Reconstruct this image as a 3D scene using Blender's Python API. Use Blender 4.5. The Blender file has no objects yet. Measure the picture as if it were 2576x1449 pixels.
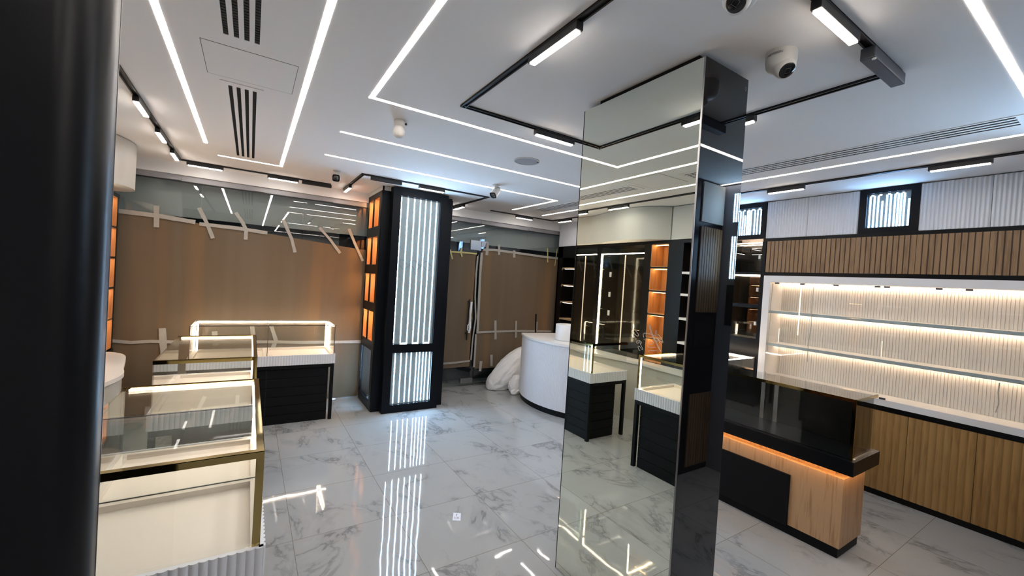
import bpy, bmesh, math, random
from mathutils import Vector, Matrix, noise
random.seed(7)
C = bpy.context.scene.collection
sc = bpy.context.scene
PI = math.pi
H = 2.675                      # ceiling height

# ------------------------------------------------------------------ camera, world, exposure
yaw, pitch, roll = math.radians(32.41), math.radians(-0.94), math.radians(3.57)
fwd = Vector((math.sin(yaw)*math.cos(pitch), math.cos(yaw)*math.cos(pitch), math.sin(pitch)))
rt0 = Vector((math.cos(yaw), -math.sin(yaw), 0)); up0 = rt0.cross(fwd)
rt = math.cos(roll)*rt0 + math.sin(roll)*up0
up = -math.sin(roll)*rt0 + math.cos(roll)*up0
cam = bpy.data.cameras.new('camera'); cam.sensor_width = 36; cam.lens = 36*1039.45/2576
cam.clip_start = 0.02; cam.clip_end = 60
camo = bpy.data.objects.new('camera', cam); C.objects.link(camo)
camo.matrix_world = Matrix(((rt.x, up.x, -fwd.x, 0), (rt.y, up.y, -fwd.y, 0), (rt.z, up.z, -fwd.z, 1.65), (0, 0, 0, 1)))
sc.camera = camo
w = bpy.data.worlds.new('world'); sc.world = w; w.use_nodes = True
w.node_tree.nodes['Background'].inputs[0].default_value = (0.55, 0.65, 0.8, 1)
w.node_tree.nodes['Background'].inputs[1].default_value = 0.08
sc.view_settings.view_transform = 'Standard'; sc.view_settings.look = 'None'
sc.view_settings.gamma = 1; sc.view_settings.use_curve_mapping = False
sc.view_settings.exposure = 2.32
sc.cycles.use_denoising = True
sc.cycles.max_bounces = 9; sc.cycles.diffuse_bounces = 4; sc.cycles.glossy_bounces = 6
sc.cycles.transparent_max_bounces = 24; sc.cycles.transmission_bounces = 8
sc.cycles.caustics_reflective = False; sc.cycles.caustics_refractive = False
sc.cycles.sample_clamp_indirect = 4.0

# lamp strengths
K = 1.0
S_LINE, S_TRACK, S_COOL, S_CASE, S_WARM = 8*K, 6*K, 16*K, 7.5*K, 6*K
COOL = (0.42, 0.68, 1.0); NEUT = (1.0, 0.91, 0.83); CASEW = (1.0, 0.79, 0.60); WARM = (1.0, 0.70, 0.48); ORANGE = (1.0, 0.60, 0.28)

# ------------------------------------------------------------------ materials
def newmat(name):
    m = bpy.data.materials.new(name); m.use_nodes = True
    return m, m.node_tree.nodes, m.node_tree.links, m.node_tree.nodes['Principled BSDF']
def pbr(name, col, rough=0.5, metal=0.0, spec=0.5, bump=0.0, bscale=60, var=0.0, vscale=8):
    m, n, l, p = newmat(name)
    p.inputs['Base Color'].default_value = (*col, 1); p.inputs['Roughness'].default_value = rough
    p.inputs['Metallic'].default_value = metal; p.inputs['Specular IOR Level'].default_value = spec
    tc = n.new('ShaderNodeTexCoord')
    if var > 0:
        t = n.new('ShaderNodeTexNoise'); t.inputs['Scale'].default_value = vscale; t.inputs['Detail'].default_value = 4
        mp = n.new('ShaderNodeMapRange'); mp.inputs[3].default_value = 1-var; mp.inputs[4].default_value = 1+var
        mx = n.new('ShaderNodeVectorMath'); mx.operation = 'SCALE'; mx.inputs[0].default_value = col
        l.new(tc.outputs['Object'], t.inputs['Vector']); l.new(t.outputs['Fac'], mp.inputs[0])
        l.new(mp.outputs[0], mx.inputs['Scale']); l.new(mx.outputs[0], p.inputs['Base Color'])
    if bump > 0:
        t = n.new('ShaderNodeTexNoise'); t.inputs['Scale'].default_value = bscale
        b = n.new('ShaderNodeBump'); b.inputs['Strength'].default_value = bump; b.inputs['Distance'].default_value = 0.01
        l.new(tc.outputs['Object'], t.inputs['Vector']); l.new(t.outputs['Fac'], b.inputs['Height']); l.new(b.outputs[0], p.inputs['Normal'])
    return m
def emit(name, col, s):
    m, n, l, p = newmat(name)
    p.inputs['Base Color'].default_value = (0.8, 0.8, 0.8, 1)
    p.inputs['Emission Color'].default_value = (*col, 1); p.inputs['Emission Strength'].default_value = s
    return m
def led_dots(name, col, s, axis, pitch):
    """LED tape: bright diodes on a dimmer glowing strip"""
    m, n, l, p = newmat(name)
    tc = n.new('ShaderNodeTexCoord'); sx = n.new('ShaderNodeSeparateXYZ'); l.new(tc.outputs['Object'], sx.inputs[0])
    md = n.new('ShaderNodeMath'); md.operation = 'PINGPONG'; md.inputs[1].default_value = pitch/2
    l.new(sx.outputs[axis], md.inputs[0])
    mr = n.new('ShaderNodeMapRange'); mr.inputs[1].default_value = 0; mr.inputs[2].default_value = pitch/2
    mr.inputs[3].default_value = s*1.7; mr.inputs[4].default_value = s*0.3*(0 if pitch > .02 else 1)
    l.new(md.outputs[0], mr.inputs[0]); l.new(mr.outputs[0], p.inputs['Emission Strength'])
    p.inputs['Emission Color'].default_value = (*col, 1)
    return m
def thin_glass(name, tint, f0=0.05, rough=0.0):
    m, n, l, p = newmat(name); n.remove(p)
    out = n['Material Output']
    tr = n.new('ShaderNodeBsdfTransparent'); tr.inputs[0].default_value = (*tint, 1)
    gl = n.new('ShaderNodeBsdfGlossy'); gl.inputs['Roughness'].default_value = rough; gl.inputs[0].default_value = (1, 1, 1, 1)
    lw = n.new('ShaderNodeLayerWeight'); lw.inputs[0].default_value = 0.5
    pw = n.new('ShaderNodeMath'); pw.operation = 'POWER'; pw.inputs[1].default_value = 4.5
    ma = n.new('ShaderNodeMath'); ma.operation = 'MULTIPLY_ADD'; ma.inputs[1].default_value = 1-f0; ma.inputs[2].default_value = f0
    mx = n.new('ShaderNodeMixShader')
    l.new(lw.outputs['Facing'], pw.inputs[0]); l.new(pw.outputs[0], ma.inputs[0]); l.new(ma.outputs[0], mx.inputs[0])
    l.new(tr.outputs[0], mx.inputs[1]); l.new(gl.outputs[0], mx.inputs[2]); l.new(mx.outputs[0], out.inputs[0])
    return m
def mirror(name, col, rough=0.0):
    m, n, l, p = newmat(name)
    p.inputs['Base Color'].default_value = (*col, 1); p.inputs['Metallic'].default_value = 1; p.inputs['Roughness'].default_value = rough
    return m
def wood(name, c1, c2, scale=(1, 1, 1), rough=0.45):
    m, n, l, p = newmat(name)
    tc = n.new('ShaderNodeTexCoord'); mp = n.new('ShaderNodeMapping'); mp.inputs['Scale'].default_value = scale
    t = n.new('ShaderNodeTexNoise'); t.inputs['Scale'].default_value = 3.0; t.inputs['Detail'].default_value = 8; t.inputs['Distortion'].default_value = 0.6
    t2 = n.new('ShaderNodeTexNoise'); t2.inputs['Scale'].default_value = 11.0; t2.inputs['Detail'].default_value = 5
    ad = n.new('ShaderNodeMath'); ad.operation = 'ADD'
    r = n.new('ShaderNodeValToRGB'); r.color_ramp.elements[0].position = 0.80; r.color_ramp.elements[1].position = 1.2
    r.color_ramp.elements[0].color = (*c1, 1); r.color_ramp.elements[1].color = (*c2, 1)
    l.new(tc.outputs['Object'], mp.inputs[0]); l.new(mp.outputs[0], t.inputs['Vector']); l.new(mp.outputs[0], t2.inputs['Vector'])
    l.new(t.outputs['Fac'], ad.inputs[0]); l.new(t2.outputs['Fac'], ad.inputs[1]); l.new(ad.outputs[0], r.inputs[0]); l.new(r.outputs[0], p.inputs['Base Color'])
    p.inputs['Roughness'].default_value = rough
    return m
def marble():
    m, n, l, p = newmat('marble_tile')
    tc = n.new('ShaderNodeTexCoord'); sx = n.new('ShaderNodeSeparateXYZ'); l.new(tc.outputs['Object'], sx.inputs[0])
    T = 0.6265
    def math_(op, a, b=None, c=None):
        q = n.new('ShaderNodeMath'); q.operation = op
        for i, v in enumerate((a, b, c)):
            if v is None: continue
            if isinstance(v, (int, float)): q.inputs[i].default_value = v
            else: l.new(v, q.inputs[i])
        return q.outputs[0]
    ux = math_('DIVIDE', math_('SUBTRACT', sx.outputs[0], 0.567), T); uy = math_('DIVIDE', math_('SUBTRACT', sx.outputs[1], 1.045), 0.6215)
    cx, cy = math_('FLOOR', ux), math_('FLOOR', uy); fx, fy = math_('FRACT', ux), math_('FRACT', uy)
    ex = math_('MINIMUM', fx, math_('SUBTRACT', 1, fx)); ey = math_('MINIMUM', fy, math_('SUBTRACT', 1, fy))
    edge = math_('LESS_THAN', math_('MINIMUM', ex, ey), 0.0025)
    cc = n.new('ShaderNodeCombineXYZ'); l.new(cx, cc.inputs[0]); l.new(cy, cc.inputs[1])
    wn = n.new('ShaderNodeTexWhiteNoise'); wn.noise_dimensions = '3D'; l.new(cc.outputs[0], wn.inputs['Vector'])
    sc_ = n.new('ShaderNodeVectorMath'); sc_.operation = 'SCALE'; sc_.inputs['Scale'].default_value = 7.0; l.new(wn.outputs['Color'], sc_.inputs[0])
    ad = n.new('ShaderNodeVectorMath'); ad.operation = 'ADD'; l.new(tc.outputs['Object'], ad.inputs[0]); l.new(sc_.outputs[0], ad.inputs[1])
    mp = n.new('ShaderNodeMapping'); mp.inputs['Rotation'].default_value = (0, 0, 0.75); mp.inputs['Scale'].default_value = (1.5, 0.95, 1); l.new(ad.outputs[0], mp.inputs[0])
    nz = n.new('ShaderNodeTexNoise'); nz.inputs['Scale'].default_value = 1.55; nz.inputs['Detail'].default_value = 9; nz.inputs['Roughness'].default_value = 0.62; nz.inputs['Distortion'].default_value = 0.55
    l.new(mp.outputs[0], nz.inputs['Vector'])
    ridge = math_('ABSOLUTE', math_('SUBTRACT', nz.outputs['Fac'], 0.5))
    v1 = n.new('ShaderNodeMapRange'); v1.inputs[1].default_value = 0.0; v1.inputs[2].default_value = 0.022; v1.inputs[3].default_value = 1; v1.inputs[4].default_value = 0; l.new(ridge, v1.inputs[0])
    mk = n.new('ShaderNodeTexNoise'); mk.inputs['Scale'].default_value = 2.2; mk.inputs['Detail'].default_value = 3; l.new(ad.outputs[0], mk.inputs['Vector'])
    mkr = n.new('ShaderNodeMapRange'); mkr.inputs[1].default_value = 0.42; mkr.inputs[2].default_value = 0.60; l.new(mk.outputs['Fac'], mkr.inputs[0])
    vein = math_('MULTIPLY', v1.outputs[0], mkr.outputs[0])
    cl = n.new('ShaderNodeMapRange'); cl.inputs[1].default_value = 0.0; cl.inputs[2].default_value = 0.09; cl.inputs[3].default_value = 0.42; cl.inputs[4].default_value = 0; l.new(ridge, cl.inputs[0])
    mk2 = n.new('ShaderNodeMapRange'); mk2.inputs[1].default_value = 0.50; mk2.inputs[2].default_value = 0.64; l.new(mk.outputs['Fac'], mk2.inputs[0])
    soft = math_('MULTIPLY', cl.outputs[0], mk2.outputs[0])
    tot = math_('MINIMUM', math_('ADD', math_('MULTIPLY', vein, 0.55), soft), 1.0)
    mx = n.new('ShaderNodeMix'); mx.data_type = 'RGBA'; mx.inputs[6].default_value = (0.335, 0.347, 0.355, 1); mx.inputs[7].default_value = (0.155, 0.16, 0.172, 1); l.new(tot, mx.inputs[0])
    m2 = n.new('ShaderNodeMix'); m2.data_type = 'RGBA'; m2.inputs[7].default_value = (0.17, 0.15, 0.13, 1); l.new(edge, m2.inputs[0]); l.new(mx.outputs[2], m2.inputs[6])
    l.new(m2.outputs[2], p.inputs['Base Color'])
    p.inputs['Roughness'].default_value = 0.035; p.inputs['Specular IOR Level'].default_value = 0.5
    # slightly wavy polish, different on every tile
    wv = n.new('ShaderNodeTexNoise'); wv.inputs['Scale'].default_value = 5.0; wv.inputs['Detail'].default_value = 1.0; l.new(ad.outputs[0], wv.inputs['Vector'])
    b = n.new('ShaderNodeBump'); b.inputs['Strength'].default_value = 0.032; b.inputs['Distance'].default_value = 0.02
    l.new(wv.outputs['Fac'], b.inputs['Height']); l.new(b.outputs[0], p.inputs['Normal'])
    return m
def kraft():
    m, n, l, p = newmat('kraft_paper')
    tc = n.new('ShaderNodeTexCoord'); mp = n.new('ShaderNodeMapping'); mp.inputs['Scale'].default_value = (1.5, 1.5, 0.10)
    t = n.new('ShaderNodeTexNoise'); t.inputs['Scale'].default_value = 2.4; t.inputs['Detail'].default_value = 2.5  # upright streaks: light on the paper folds, painted into the colour
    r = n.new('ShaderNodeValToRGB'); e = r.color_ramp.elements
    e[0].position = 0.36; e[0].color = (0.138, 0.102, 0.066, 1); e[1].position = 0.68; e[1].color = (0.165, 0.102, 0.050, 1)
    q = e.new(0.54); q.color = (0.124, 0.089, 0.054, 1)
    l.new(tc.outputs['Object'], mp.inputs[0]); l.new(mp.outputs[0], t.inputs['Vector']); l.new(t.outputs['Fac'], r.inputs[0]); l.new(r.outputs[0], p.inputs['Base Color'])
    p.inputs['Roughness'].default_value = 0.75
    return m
M = dict(
    ceil=pbr('ceiling_paint', (0.90, 0.88, 0.86), 0.85, bump=0.02, bscale=200),
    wall=pbr('wall_paint', (0.78, 0.78, 0.78), 0.8, bump=0.02, bscale=150),
    bulk=pbr('bulkhead_paint', (0.82, 0.82, 0.82), 0.7, var=0.03, vscale=3),
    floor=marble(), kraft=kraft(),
    shutter=pbr('grey_shutter', (0.36, 0.39, 0.39), 0.6, var=0.06, vscale=1.2),
    slate=pbr('dark_slate', (0.035, 0.045, 0.06), 0.6, var=0.3, vscale=4),
    void=pbr('dark_outside', (0.012, 0.014, 0.018), 0.8, var=0.2, vscale=2),
    lacq=pbr('black_lacquer', (0.003, 0.0033, 0.004), 0.3, spec=0.2, var=0.2, vscale=20),
    navy=pbr('black_satin_board', (0.003, 0.004, 0.0065), 0.38, spec=0.16, var=0.15, vscale=15),
    blackmat=pbr('black_matt_board', (0.0035, 0.004, 0.005), 0.5, spec=0.16, var=0.15, vscale=15),
    colm=pbr('glossy_black_steel', (0.003, 0.0035, 0.005), 0.33, spec=0.25),
    rail=pbr('black_aluminium', (0.02, 0.02, 0.022), 0.4, metal=0.3),
    driver=pbr('dark_grey_aluminium', (0.06, 0.065, 0.08), 0.45, metal=0.5, var=0.2, vscale=15),
    white=pbr('white_lacquer', (0.74, 0.74, 0.75), 0.35, var=0.02, vscale=5),
    flute=pbr('white_fluted_board', (0.68, 0.70, 0.745), 0.45),
    niche=pbr('white_niche_board', (0.72, 0.71, 0.69), 0.5),
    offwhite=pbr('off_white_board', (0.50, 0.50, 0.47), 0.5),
    deck=pbr('white_deck', (0.72, 0.655, 0.585), 0.5, bump=0.01, bscale=200),
    plastic=pbr('white_plastic', (0.62, 0.61, 0.58), 0.4),
    greyw=pbr('speaker_mesh', (0.40, 0.40, 0.42), 0.7, bump=0.3, bscale=900),
    lens=pbr('dark_lens', (0.006, 0.006, 0.008), 0.12),
    gold=mirror('polished_brass', (0.44, 0.33, 0.13), 0.06),
    chrome=mirror('steel', (0.36, 0.36, 0.36), 0.3),
    mirror=mirror('green_mirror', (0.86, 0.89, 0.79), 0.0),
    bglass=pbr('black_glass', (0.004, 0.004, 0.005), 0.015, spec=0.75),
    slat=wood('brown_slat', (0.19, 0.110, 0.050), (0.265, 0.160, 0.078), (6, 6, 0.5), 0.5),
    groove=pbr('brown_groove', (0.075, 0.045, 0.03), 0.7),
    base=wood('brown_base', (0.27, 0.145, 0.045), (0.34, 0.195, 0.065), (6, 6, 0.5), 0.45),
    oak=wood('light_oak', (0.34, 0.19, 0.085), (0.47, 0.285, 0.145), (9, 9, 0.45), 0.4),
    nwood=wood('niche_wood', (0.40, 0.19, 0.07), (0.52, 0.27, 0.11), (9, 9, 0.45), 0.5),
    brownw=wood('dark_niche_wood', (0.09, 0.035, 0.018), (0.13, 0.05, 0.028), (8, 8, 0.5), 0.4),
    tape=pbr('masking_tape', (0.35, 0.335, 0.305), 0.6, var=0.12, vscale=30),
    ytape=pbr('yellow_tape', (0.50, 0.45, 0.18), 0.6, var=0.1, vscale=30),
    sack=pbr('woven_sack', (0.80, 0.82, 0.84), 0.65, bump=1.0, bscale=14, var=0.06, vscale=5),
    channel=pbr('grey_channel', (0.34, 0.34, 0.36), 0.5, metal=0.3, var=0.12, vscale=6),
    print=pbr('grey_print', (0.16, 0.16, 0.18), 0.7),
    smoke=pbr('smoked_mirror', (0.010, 0.010, 0.009), 0.10, spec=0.22, bump=0.05, bscale=12, var=0.4, vscale=9),
    case=thin_glass('case_glass', (0.975, 0.985, 0.975), 0.035),
    shop=thin_glass('shopfront_glass', (0.90, 0.925, 0.92), 0.045),
    ledge=pbr('glass_edge', (0.42, 0.50, 0.53), 0.25, spec=0.6),
    gedge=pbr('dark_glass_edge', (0.02, 0.03, 0.028), 0.3),
    milk=pbr('milky_glass', (0.26, 0.31, 0.31), 0.25, var=0.03, vscale=6),
    line=emit('led_line', NEUT, S_LINE), track=emit('track_lamp_diffuser', NEUT, S_TRACK),
    cool=led_dots('cool_led_tape', COOL, S_COOL, 2, 0.016), coolh=led_dots('cool_led_tape_across', COOL, S_COOL, 0, 0.016),
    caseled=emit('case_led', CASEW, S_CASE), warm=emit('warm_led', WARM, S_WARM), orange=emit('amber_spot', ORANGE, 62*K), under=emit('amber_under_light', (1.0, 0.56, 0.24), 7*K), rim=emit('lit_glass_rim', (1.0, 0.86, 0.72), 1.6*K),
    tan=pbr('tan_shelf', (0.42, 0.30, 0.17), 0.5, var=0.05), card=pbr('leaflet_paper', (0.62, 0.64, 0.72), 0.6),
    etched=pbr('etched_line', (0.50, 0.50, 0.47), 0.6), corian=pbr('white_stone', (0.74, 0.725, 0.70), 0.3),
    drab=pbr('drab_panel', (0.50, 0.49, 0.44), 0.5), screen=pbr('black_screen', (0.004, 0.004, 0.005), 0.08),
    frame2=pbr('blue_grey_frame', (0.22, 0.25, 0.31), 0.5),
)

# ------------------------------------------------------------------ mesh helpers
class MB:
    def __init__(s): s.v = []; s.f = []; s.sm = []
    def add(s, vs, fs, smooth=False):
        o = len(s.v); s.v += [tuple(v) for v in vs]
        s.f += [tuple(i+o for i in f) for f in fs]; s.sm += [smooth]*len(fs); return s
    def box(s, x0, x1, y0, y1, z0, z1, b=0.0):
        x0, x1 = min(x0, x1), max(x0, x1); y0, y1 = min(y0, y1), max(y0, y1); z0, z1 = min(z0, z1), max(z0, z1)
        b = min(b, (x1-x0)*0.3, (y1-y0)*0.3, (z1-z0)*0.3)
        if b <= 0:
            return s.add([(x0,y0,z0),(x1,y0,z0),(x1,y1,z0),(x0,y1,z0),(x0,y0,z1),(x1,y0,z1),(x1,y1,z1),(x0,y1,z1)],
                         [(0,3,2,1),(4,5,6,7),(0,1,5,4),(1,2,6,5),(2,3,7,6),(3,0,4,7)])
        bm = bmesh.new(); bmesh.ops.create_cube(bm, size=1)
        bmesh.ops.scale(bm, vec=(x1-x0, y1-y0, z1-z0), verts=bm.verts)
        bmesh.ops.translate(bm, vec=((x0+x1)/2, (y0+y1)/2, (z0+z1)/2), verts=bm.verts)
        bmesh.ops.bevel(bm, geom=bm.edges[:], offset=b, segments=2, profile=0.7, affect='EDGES')
        return s.bm(bm)
    def bm(s, bm, smooth=False):
        bm.verts.index_update()
        s.add([v.co[:] for v in bm.verts], [[v.index for v in f.verts] for f in bm.faces], smooth); bm.free(); return s
    def prism(s, pts, z0, z1, smooth=False):
        n = len(pts); v = [(x, y, z0) for x, y in pts] + [(x, y, z1) for x, y in pts]
        s.add(v, [(i, (i+1) % n, n+(i+1) % n, n+i) for i in range(n)], smooth)
        s.add(v, [tuple(range(n))[::-1], tuple(range(n, 2*n))]); return s
    def strip(s, A, B, smooth=False):                      # quads between two polylines
        n = len(A); return s.add(list(A)+list(B), [(i, i+1, n+i+1, n+i) for i in range(n-1)], smooth)
    def slabpath(s, outer, inner, z0, z1, smooth=False):   # solid between two plan polylines
        n = len(outer)
        O0 = [(x, y, z0) for x, y in outer]; O1 = [(x, y, z1) for x, y in outer]
        I0 = [(x, y, z0) for x, y in inner]; I1 = [(x, y, z1) for x, y in inner]
        s.strip(O0, O1, smooth); s.strip(I1, I0, smooth); s.strip(O1, I1); s.strip(I0, O0)
        s.add([O0[0], O1[0], I1[0], I0[0]], [(3,2,1,0)]); s.add([O0[-1], O1[-1], I1[-1], I0[-1]], [(0,1,2,3)]); return s
    def cyl(s, c, axis, r, L, n=24, r2=None, smooth=True):
        c = Vector(c); a = Vector(axis).normalized(); r2 = r if r2 is None else r2
        u = a.orthogonal().normalized(); v = a.cross(u)
        A = [c + r*(math.cos(t)*u + math.sin(t)*v) for t in [2*PI*i/n for i in range(n)]]
        B = [c + a*L + r2*(math.cos(t)*u + math.sin(t)*v) for t in [2*PI*i/n for i in range(n)]]
        s.add(A+B, [(i, (i+1) % n, n+(i+1) % n, n+i) for i in range(n)], smooth)
        s.add(A+B, [tuple(range(n))[::-1], tuple(range(n, 2*n))]); return s
    def lathe(s, c, prof, n=32, axis=(0, 0, 1)):
        c = Vector(c); a = Vector(axis).normalized(); u = a.orthogonal().normalized(); v = a.cross(u)
        vs = [c + a*h + r*(math.cos(2*PI*i/n)*u + math.sin(2*PI*i/n)*v) for r, h in prof for i in range(n)]
        fs = [(j*n+i, j*n+(i+1) % n, (j+1)*n+(i+1) % n, (j+1)*n+i) for j in range(len(prof)-1) for i in range(n)]
        s.add(vs, fs, True); s.add(vs[:n], [tuple(range(n))[::-1]]); s.add(vs[-n:], [tuple(range(n))]); return s
    def tube(s, pts, r, n=8):
        pts = [Vector(p) for p in pts]; rings = []
        for i, p in enumerate(pts):
            d = (pts[min(i+1, len(pts)-1)] - pts[max(i-1, 0)]).normalized()
            u = d.cross(Vector((0.31, 0.83, 0.46))).normalized(); v = d.cross(u)
            rings += [p + r*(math.cos(2*PI*k/n)*u + math.sin(2*PI*k/n)*v) for k in range(n)]
        m = len(pts)
        s.add(rings, [(j*n+i, j*n+(i+1) % n, (j+1)*n+(i+1) % n, (j+1)*n+i) for j in range(m-1) for i in range(n)], True)
        s.add(rings[:n], [tuple(range(n))]); s.add(rings[-n:], [tuple(range(n))[::-1]]); return s
    def fluted(s, p0, p1, nrm, z0, z1, pitch, depth, thick, mode='scallop', gw=0.008):
        """board standing on the plan line p0-p1, its relief facing nrm"""
        p0 = Vector((*p0, 0)); p1 = Vector((*p1, 0)); L = (p1-p0).length; d = (p1-p0)/L; nn = Vector((*nrm, 0))
        k = max(1, round(L/pitch)); pt = L/k; A = []
        if mode == 'scallop':
            for i in range(k):
                for j in range(7): A.append((pt*(i+j/7), depth*math.sin(PI*j/7)**0.7))
            A.append((L, 0))
        elif mode == 'wave':
            for i in range(k*8+1): A.append((L*i/(k*8), depth*0.5*(1-math.cos(2*PI*i/8))))
        else:
            A.append((0, depth))
            for i in range(1, k): x = pt*i; A += [(x-gw/2, depth), (x-gw/2, 0), (x+gw/2, 0), (x+gw/2, depth)]
            A.append((L, depth))
        P = [p0 + d*a + nn*h for a, h in A]; Q = [p0 + d*a - nn*thick for a, h in A]
        s.slabpath([(q.x, q.y) for q in P], [(q.x, q.y) for q in Q], z0, z1, mode != 'groove'); return s
    def flutedpath(s, pts, nrms, z0, z1, pitch, depth, thick):
        """as fluted, along a curved plan line"""
        P, Q = [], []; acc = 0; prev = None
        for (x, y), (nx, ny) in zip(pts, nrms):
            if prev: acc += math.hypot(x-prev[0], y-prev[1])
            prev = (x, y); h = depth*abs(math.sin(PI*acc/pitch))**0.7
            P.append((x+nx*h, y+ny*h)); Q.append((x-nx*thick, y-ny*thick))
        s.slabpath(P, Q, z0, z1, True); return s

def root_of(o):
    while o.parent: o = o.parent
    return o
def part(name, mb, mat, parent=None, label=None, mats=None, bevel=0):
    me = bpy.data.meshes.new(name)
    off = Vector(root_of(parent)['_o']) if parent else Vector((0, 0, 0))
    if parent is None:
        xs = [v[0] for v in mb.v]; ys = [v[1] for v in mb.v]; zs = [v[2] for v in mb.v]
        off = Vector(((min(xs)+max(xs))/2, (min(ys)+max(ys))/2, min(zs)))
    me.from_pydata([tuple(Vector(v)-off) for v in mb.v], [], mb.f)
    me.polygons.foreach_set('use_smooth', mb.sm)
    bm = bmesh.new(); bm.from_mesh(me); bmesh.ops.remove_doubles(bm, verts=bm.verts, dist=1e-6)
    bmesh.ops.recalc_face_normals(bm, faces=bm.faces); bm.to_mesh(me); bm.free()
    if any(mb.sm): me.set_sharp_from_angle(angle=math.radians(50))
    me.materials.append(M[mat])
    o = bpy.data.objects.new(name, me); C.objects.link(o)
    if parent: o.parent = parent
    else: o.location = off
    if label: o['label'] = label
    return o
def thing(name, label, cat, loc, group=None):
    o = bpy.data.objects.new(name, None); C.objects.link(o); o.empty_display_size = 0.1
    o.location = loc; o['_o'] = list(loc); o['label'] = label; o['category'] = cat
    if group: o['group'] = group
    return o
def solo(name, mb, mat, label, cat, group=None):
    o = part(name, mb, mat); o['label'] = label; o['category'] = cat
    if group: o['group'] = group
    return o
def struct(name, mb, mat, label=None):
    o = part(name, mb, mat); o['kind'] = 'structure'
    if label: o['label'] = label
    return o
def box(*a, **k): return MB().box(*a, **k)

# ------------------------------------------------------------------ the room
XW, YF = 4.95, 5.66            # back of the right wall, shopfront glass
struct('floor', box(-1.9, 5.1, -3.2, 6.6, -0.12, 0), 'floor')
struct('ceiling', box(-1.9, 5.1, -3.2, 5.62, H, H+0.12), 'ceil')
struct('wall_right', box(XW+0.01, 5.1, -3.2, 6.6, 0, H), 'wall')
struct('wall_left', box(-1.9, -1.55, -3.2, 6.6, 0, H), 'wall')
struct('wall_back', box(-1.55, XW, -3.2, -3.05, 0, H), 'wall')
struct('wall_far', box(-1.55, XW, 6.25, 6.5, 0, 2.9), 'void')
mb = MB(); mb.box(-1.55, XW, 5.61, 5.64, 2.555, H+0.1); struct('trim_1', mb, 'bulk', 'white bulkhead over the shopfront glass')
mb = MB(); mb.box(-1.55, XW, 5.64, 5.70, 2.497, 2.555)
for x in (-0.78, -0.02, 0.72, 1.9, 2.95, 3.83): mb.box(x, x+0.12, 5.628, 5.64, 2.50, 2.53)
struct('trim_2', mb, 'channel', 'grey glazing channel over the glass')
struct('trim_4', box(-1.55, XW, 5.636, 5.66, 2.486, 2.4965), 'rail', 'black gasket line under the glazing channel')
# grey shutter and dark street side behind the glass
struct('wall_outside', MB().box(-1.55, 2.45, 5.80, 5.83, 2.13, 2.60).box(2.45, XW, 5.80, 5.83, 2.20, 2.60), 'shutter')
struct('wall_street', box(-1.55, XW, 6.05, 6.08, 0, 2.62), 'slate')
# panes
for i, (a, b) in enumerate([(-1.55, -0.482), (-0.476, 0.513), (0.519, 1.50), (1.506, 2.05), (2.985, 3.824), (3.83, XW)]):
    struct('window_%d' % (i+1), box(a, b, YF, YF+0.010, 0.012, 2.497), 'shop')
struct('window_7', box(2.056, 2.979, YF, YF+0.010, 2.235, 2.497), 'shop', 'glass pane over the door')
struct('trim_3', MB().box(-1.55, 2.05, YF-0.005, YF+0.02, 0, 0.012).box(2.99, XW, YF-0.012, YF+0.03, 0, 0.028), 'chrome', 'steel channel at the foot of the glass')
# glass door with its patch fittings and wrapped pull handle
door = thing('door_1', 'frameless glass door papered brown', 'door', (2.5, YF, 0.02)); del door['category']; door['kind'] = 'structure'
part('door_pane', box(2.062, 2.972, YF, YF+0.010, 0.02, 2.225), 'shop', door)
part('lock_patch', MB().box(2.80, 2.98, YF-0.014, YF+0.024, 2.09, 2.235, b=0.003).box(2.985, 3.10, YF-0.012, YF+0.022, 2.15, 2.235, b=0.003), 'chrome', door, 'steel lock patch at the top corner of the door')
part('hinge_patch', box(2.76, 2.965, YF-0.014, YF+0.024, 0.05, 0.125, b=0.004), 'chrome', door)
hp = [(2.845, 5.60, 1.30), (2.842, 5.60, 1.22), (2.835, 5.60, 1.12), (2.838, 5.60, 1.0), (2.842, 5.60, 0.90), (2.83, 5.60, 0.83)]
part('pull_handle', MB().tube([(2.815, 5.60, 1.34), (2.81, 5.60, 1.05), (2.80, 5.60, 0.72)], 0.011).tube([(2.815, YF, 1.30), (2.815, 5.60, 1.30)], 0.010).tube([(2.803, YF, 0.82), (2.803, 5.60, 0.82)], 0.010), 'rail', door)
mb = MB()
for i in range(len(hp)-1): mb.tube([hp[i], tuple((Vector(hp[i])+Vector(hp[i+1]))/2+Vector((random.uniform(-.006, .006), -.006, 0))), hp[i+1]], 0.017+0.004*(i % 2), 10)
mb.tube([(2.835, 5.595, 0.99), (2.80, 5.59, 0.94), (2.80, 5.59, 0.88), (2.83, 5.595, 0.84)], 0.008)
part('handle_wrap', mb, 'sack', door, 'white wrapping around the pull handle')

# kraft paper sheets stuck behind the glass
def sheet(name, pts_top, zbot, label, amp=0.006, yb=5.640):
    mb = MB(); A, B = [], []; x0, x1 = pts_top[0][0], pts_top[-1][0]; n = 90
    for i in range(n+1):
        x = x0+(x1-x0)*i/n
        for (xa, za), (xb, zb) in zip(pts_top, pts_top[1:]):
            if xa <= x <= xb+1e-9: zt = za+(zb-za)*(x-xa)/(xb-xa); break
        y = yb + amp*(noise.noise(Vector((x*2.3, 0, 0.3))) + 0.5*noise.noise(Vector((x*6, 2, 0)))) + 0.008
        A.append((x, y, zt)); B.append((x, y+0.002, zbot+0.006*noise.noise(Vector((x*3, 7, 0)))))
    mb.strip(A, B, True); mb.strip([(x, y+0.0015, z) for x, y, z in B], [(x, y+0.0015, z) for x, y, z in A], True)
    return solo(name, mb, 'kraft', label, 'paper', 'brown paper masking the shopfront')
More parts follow.
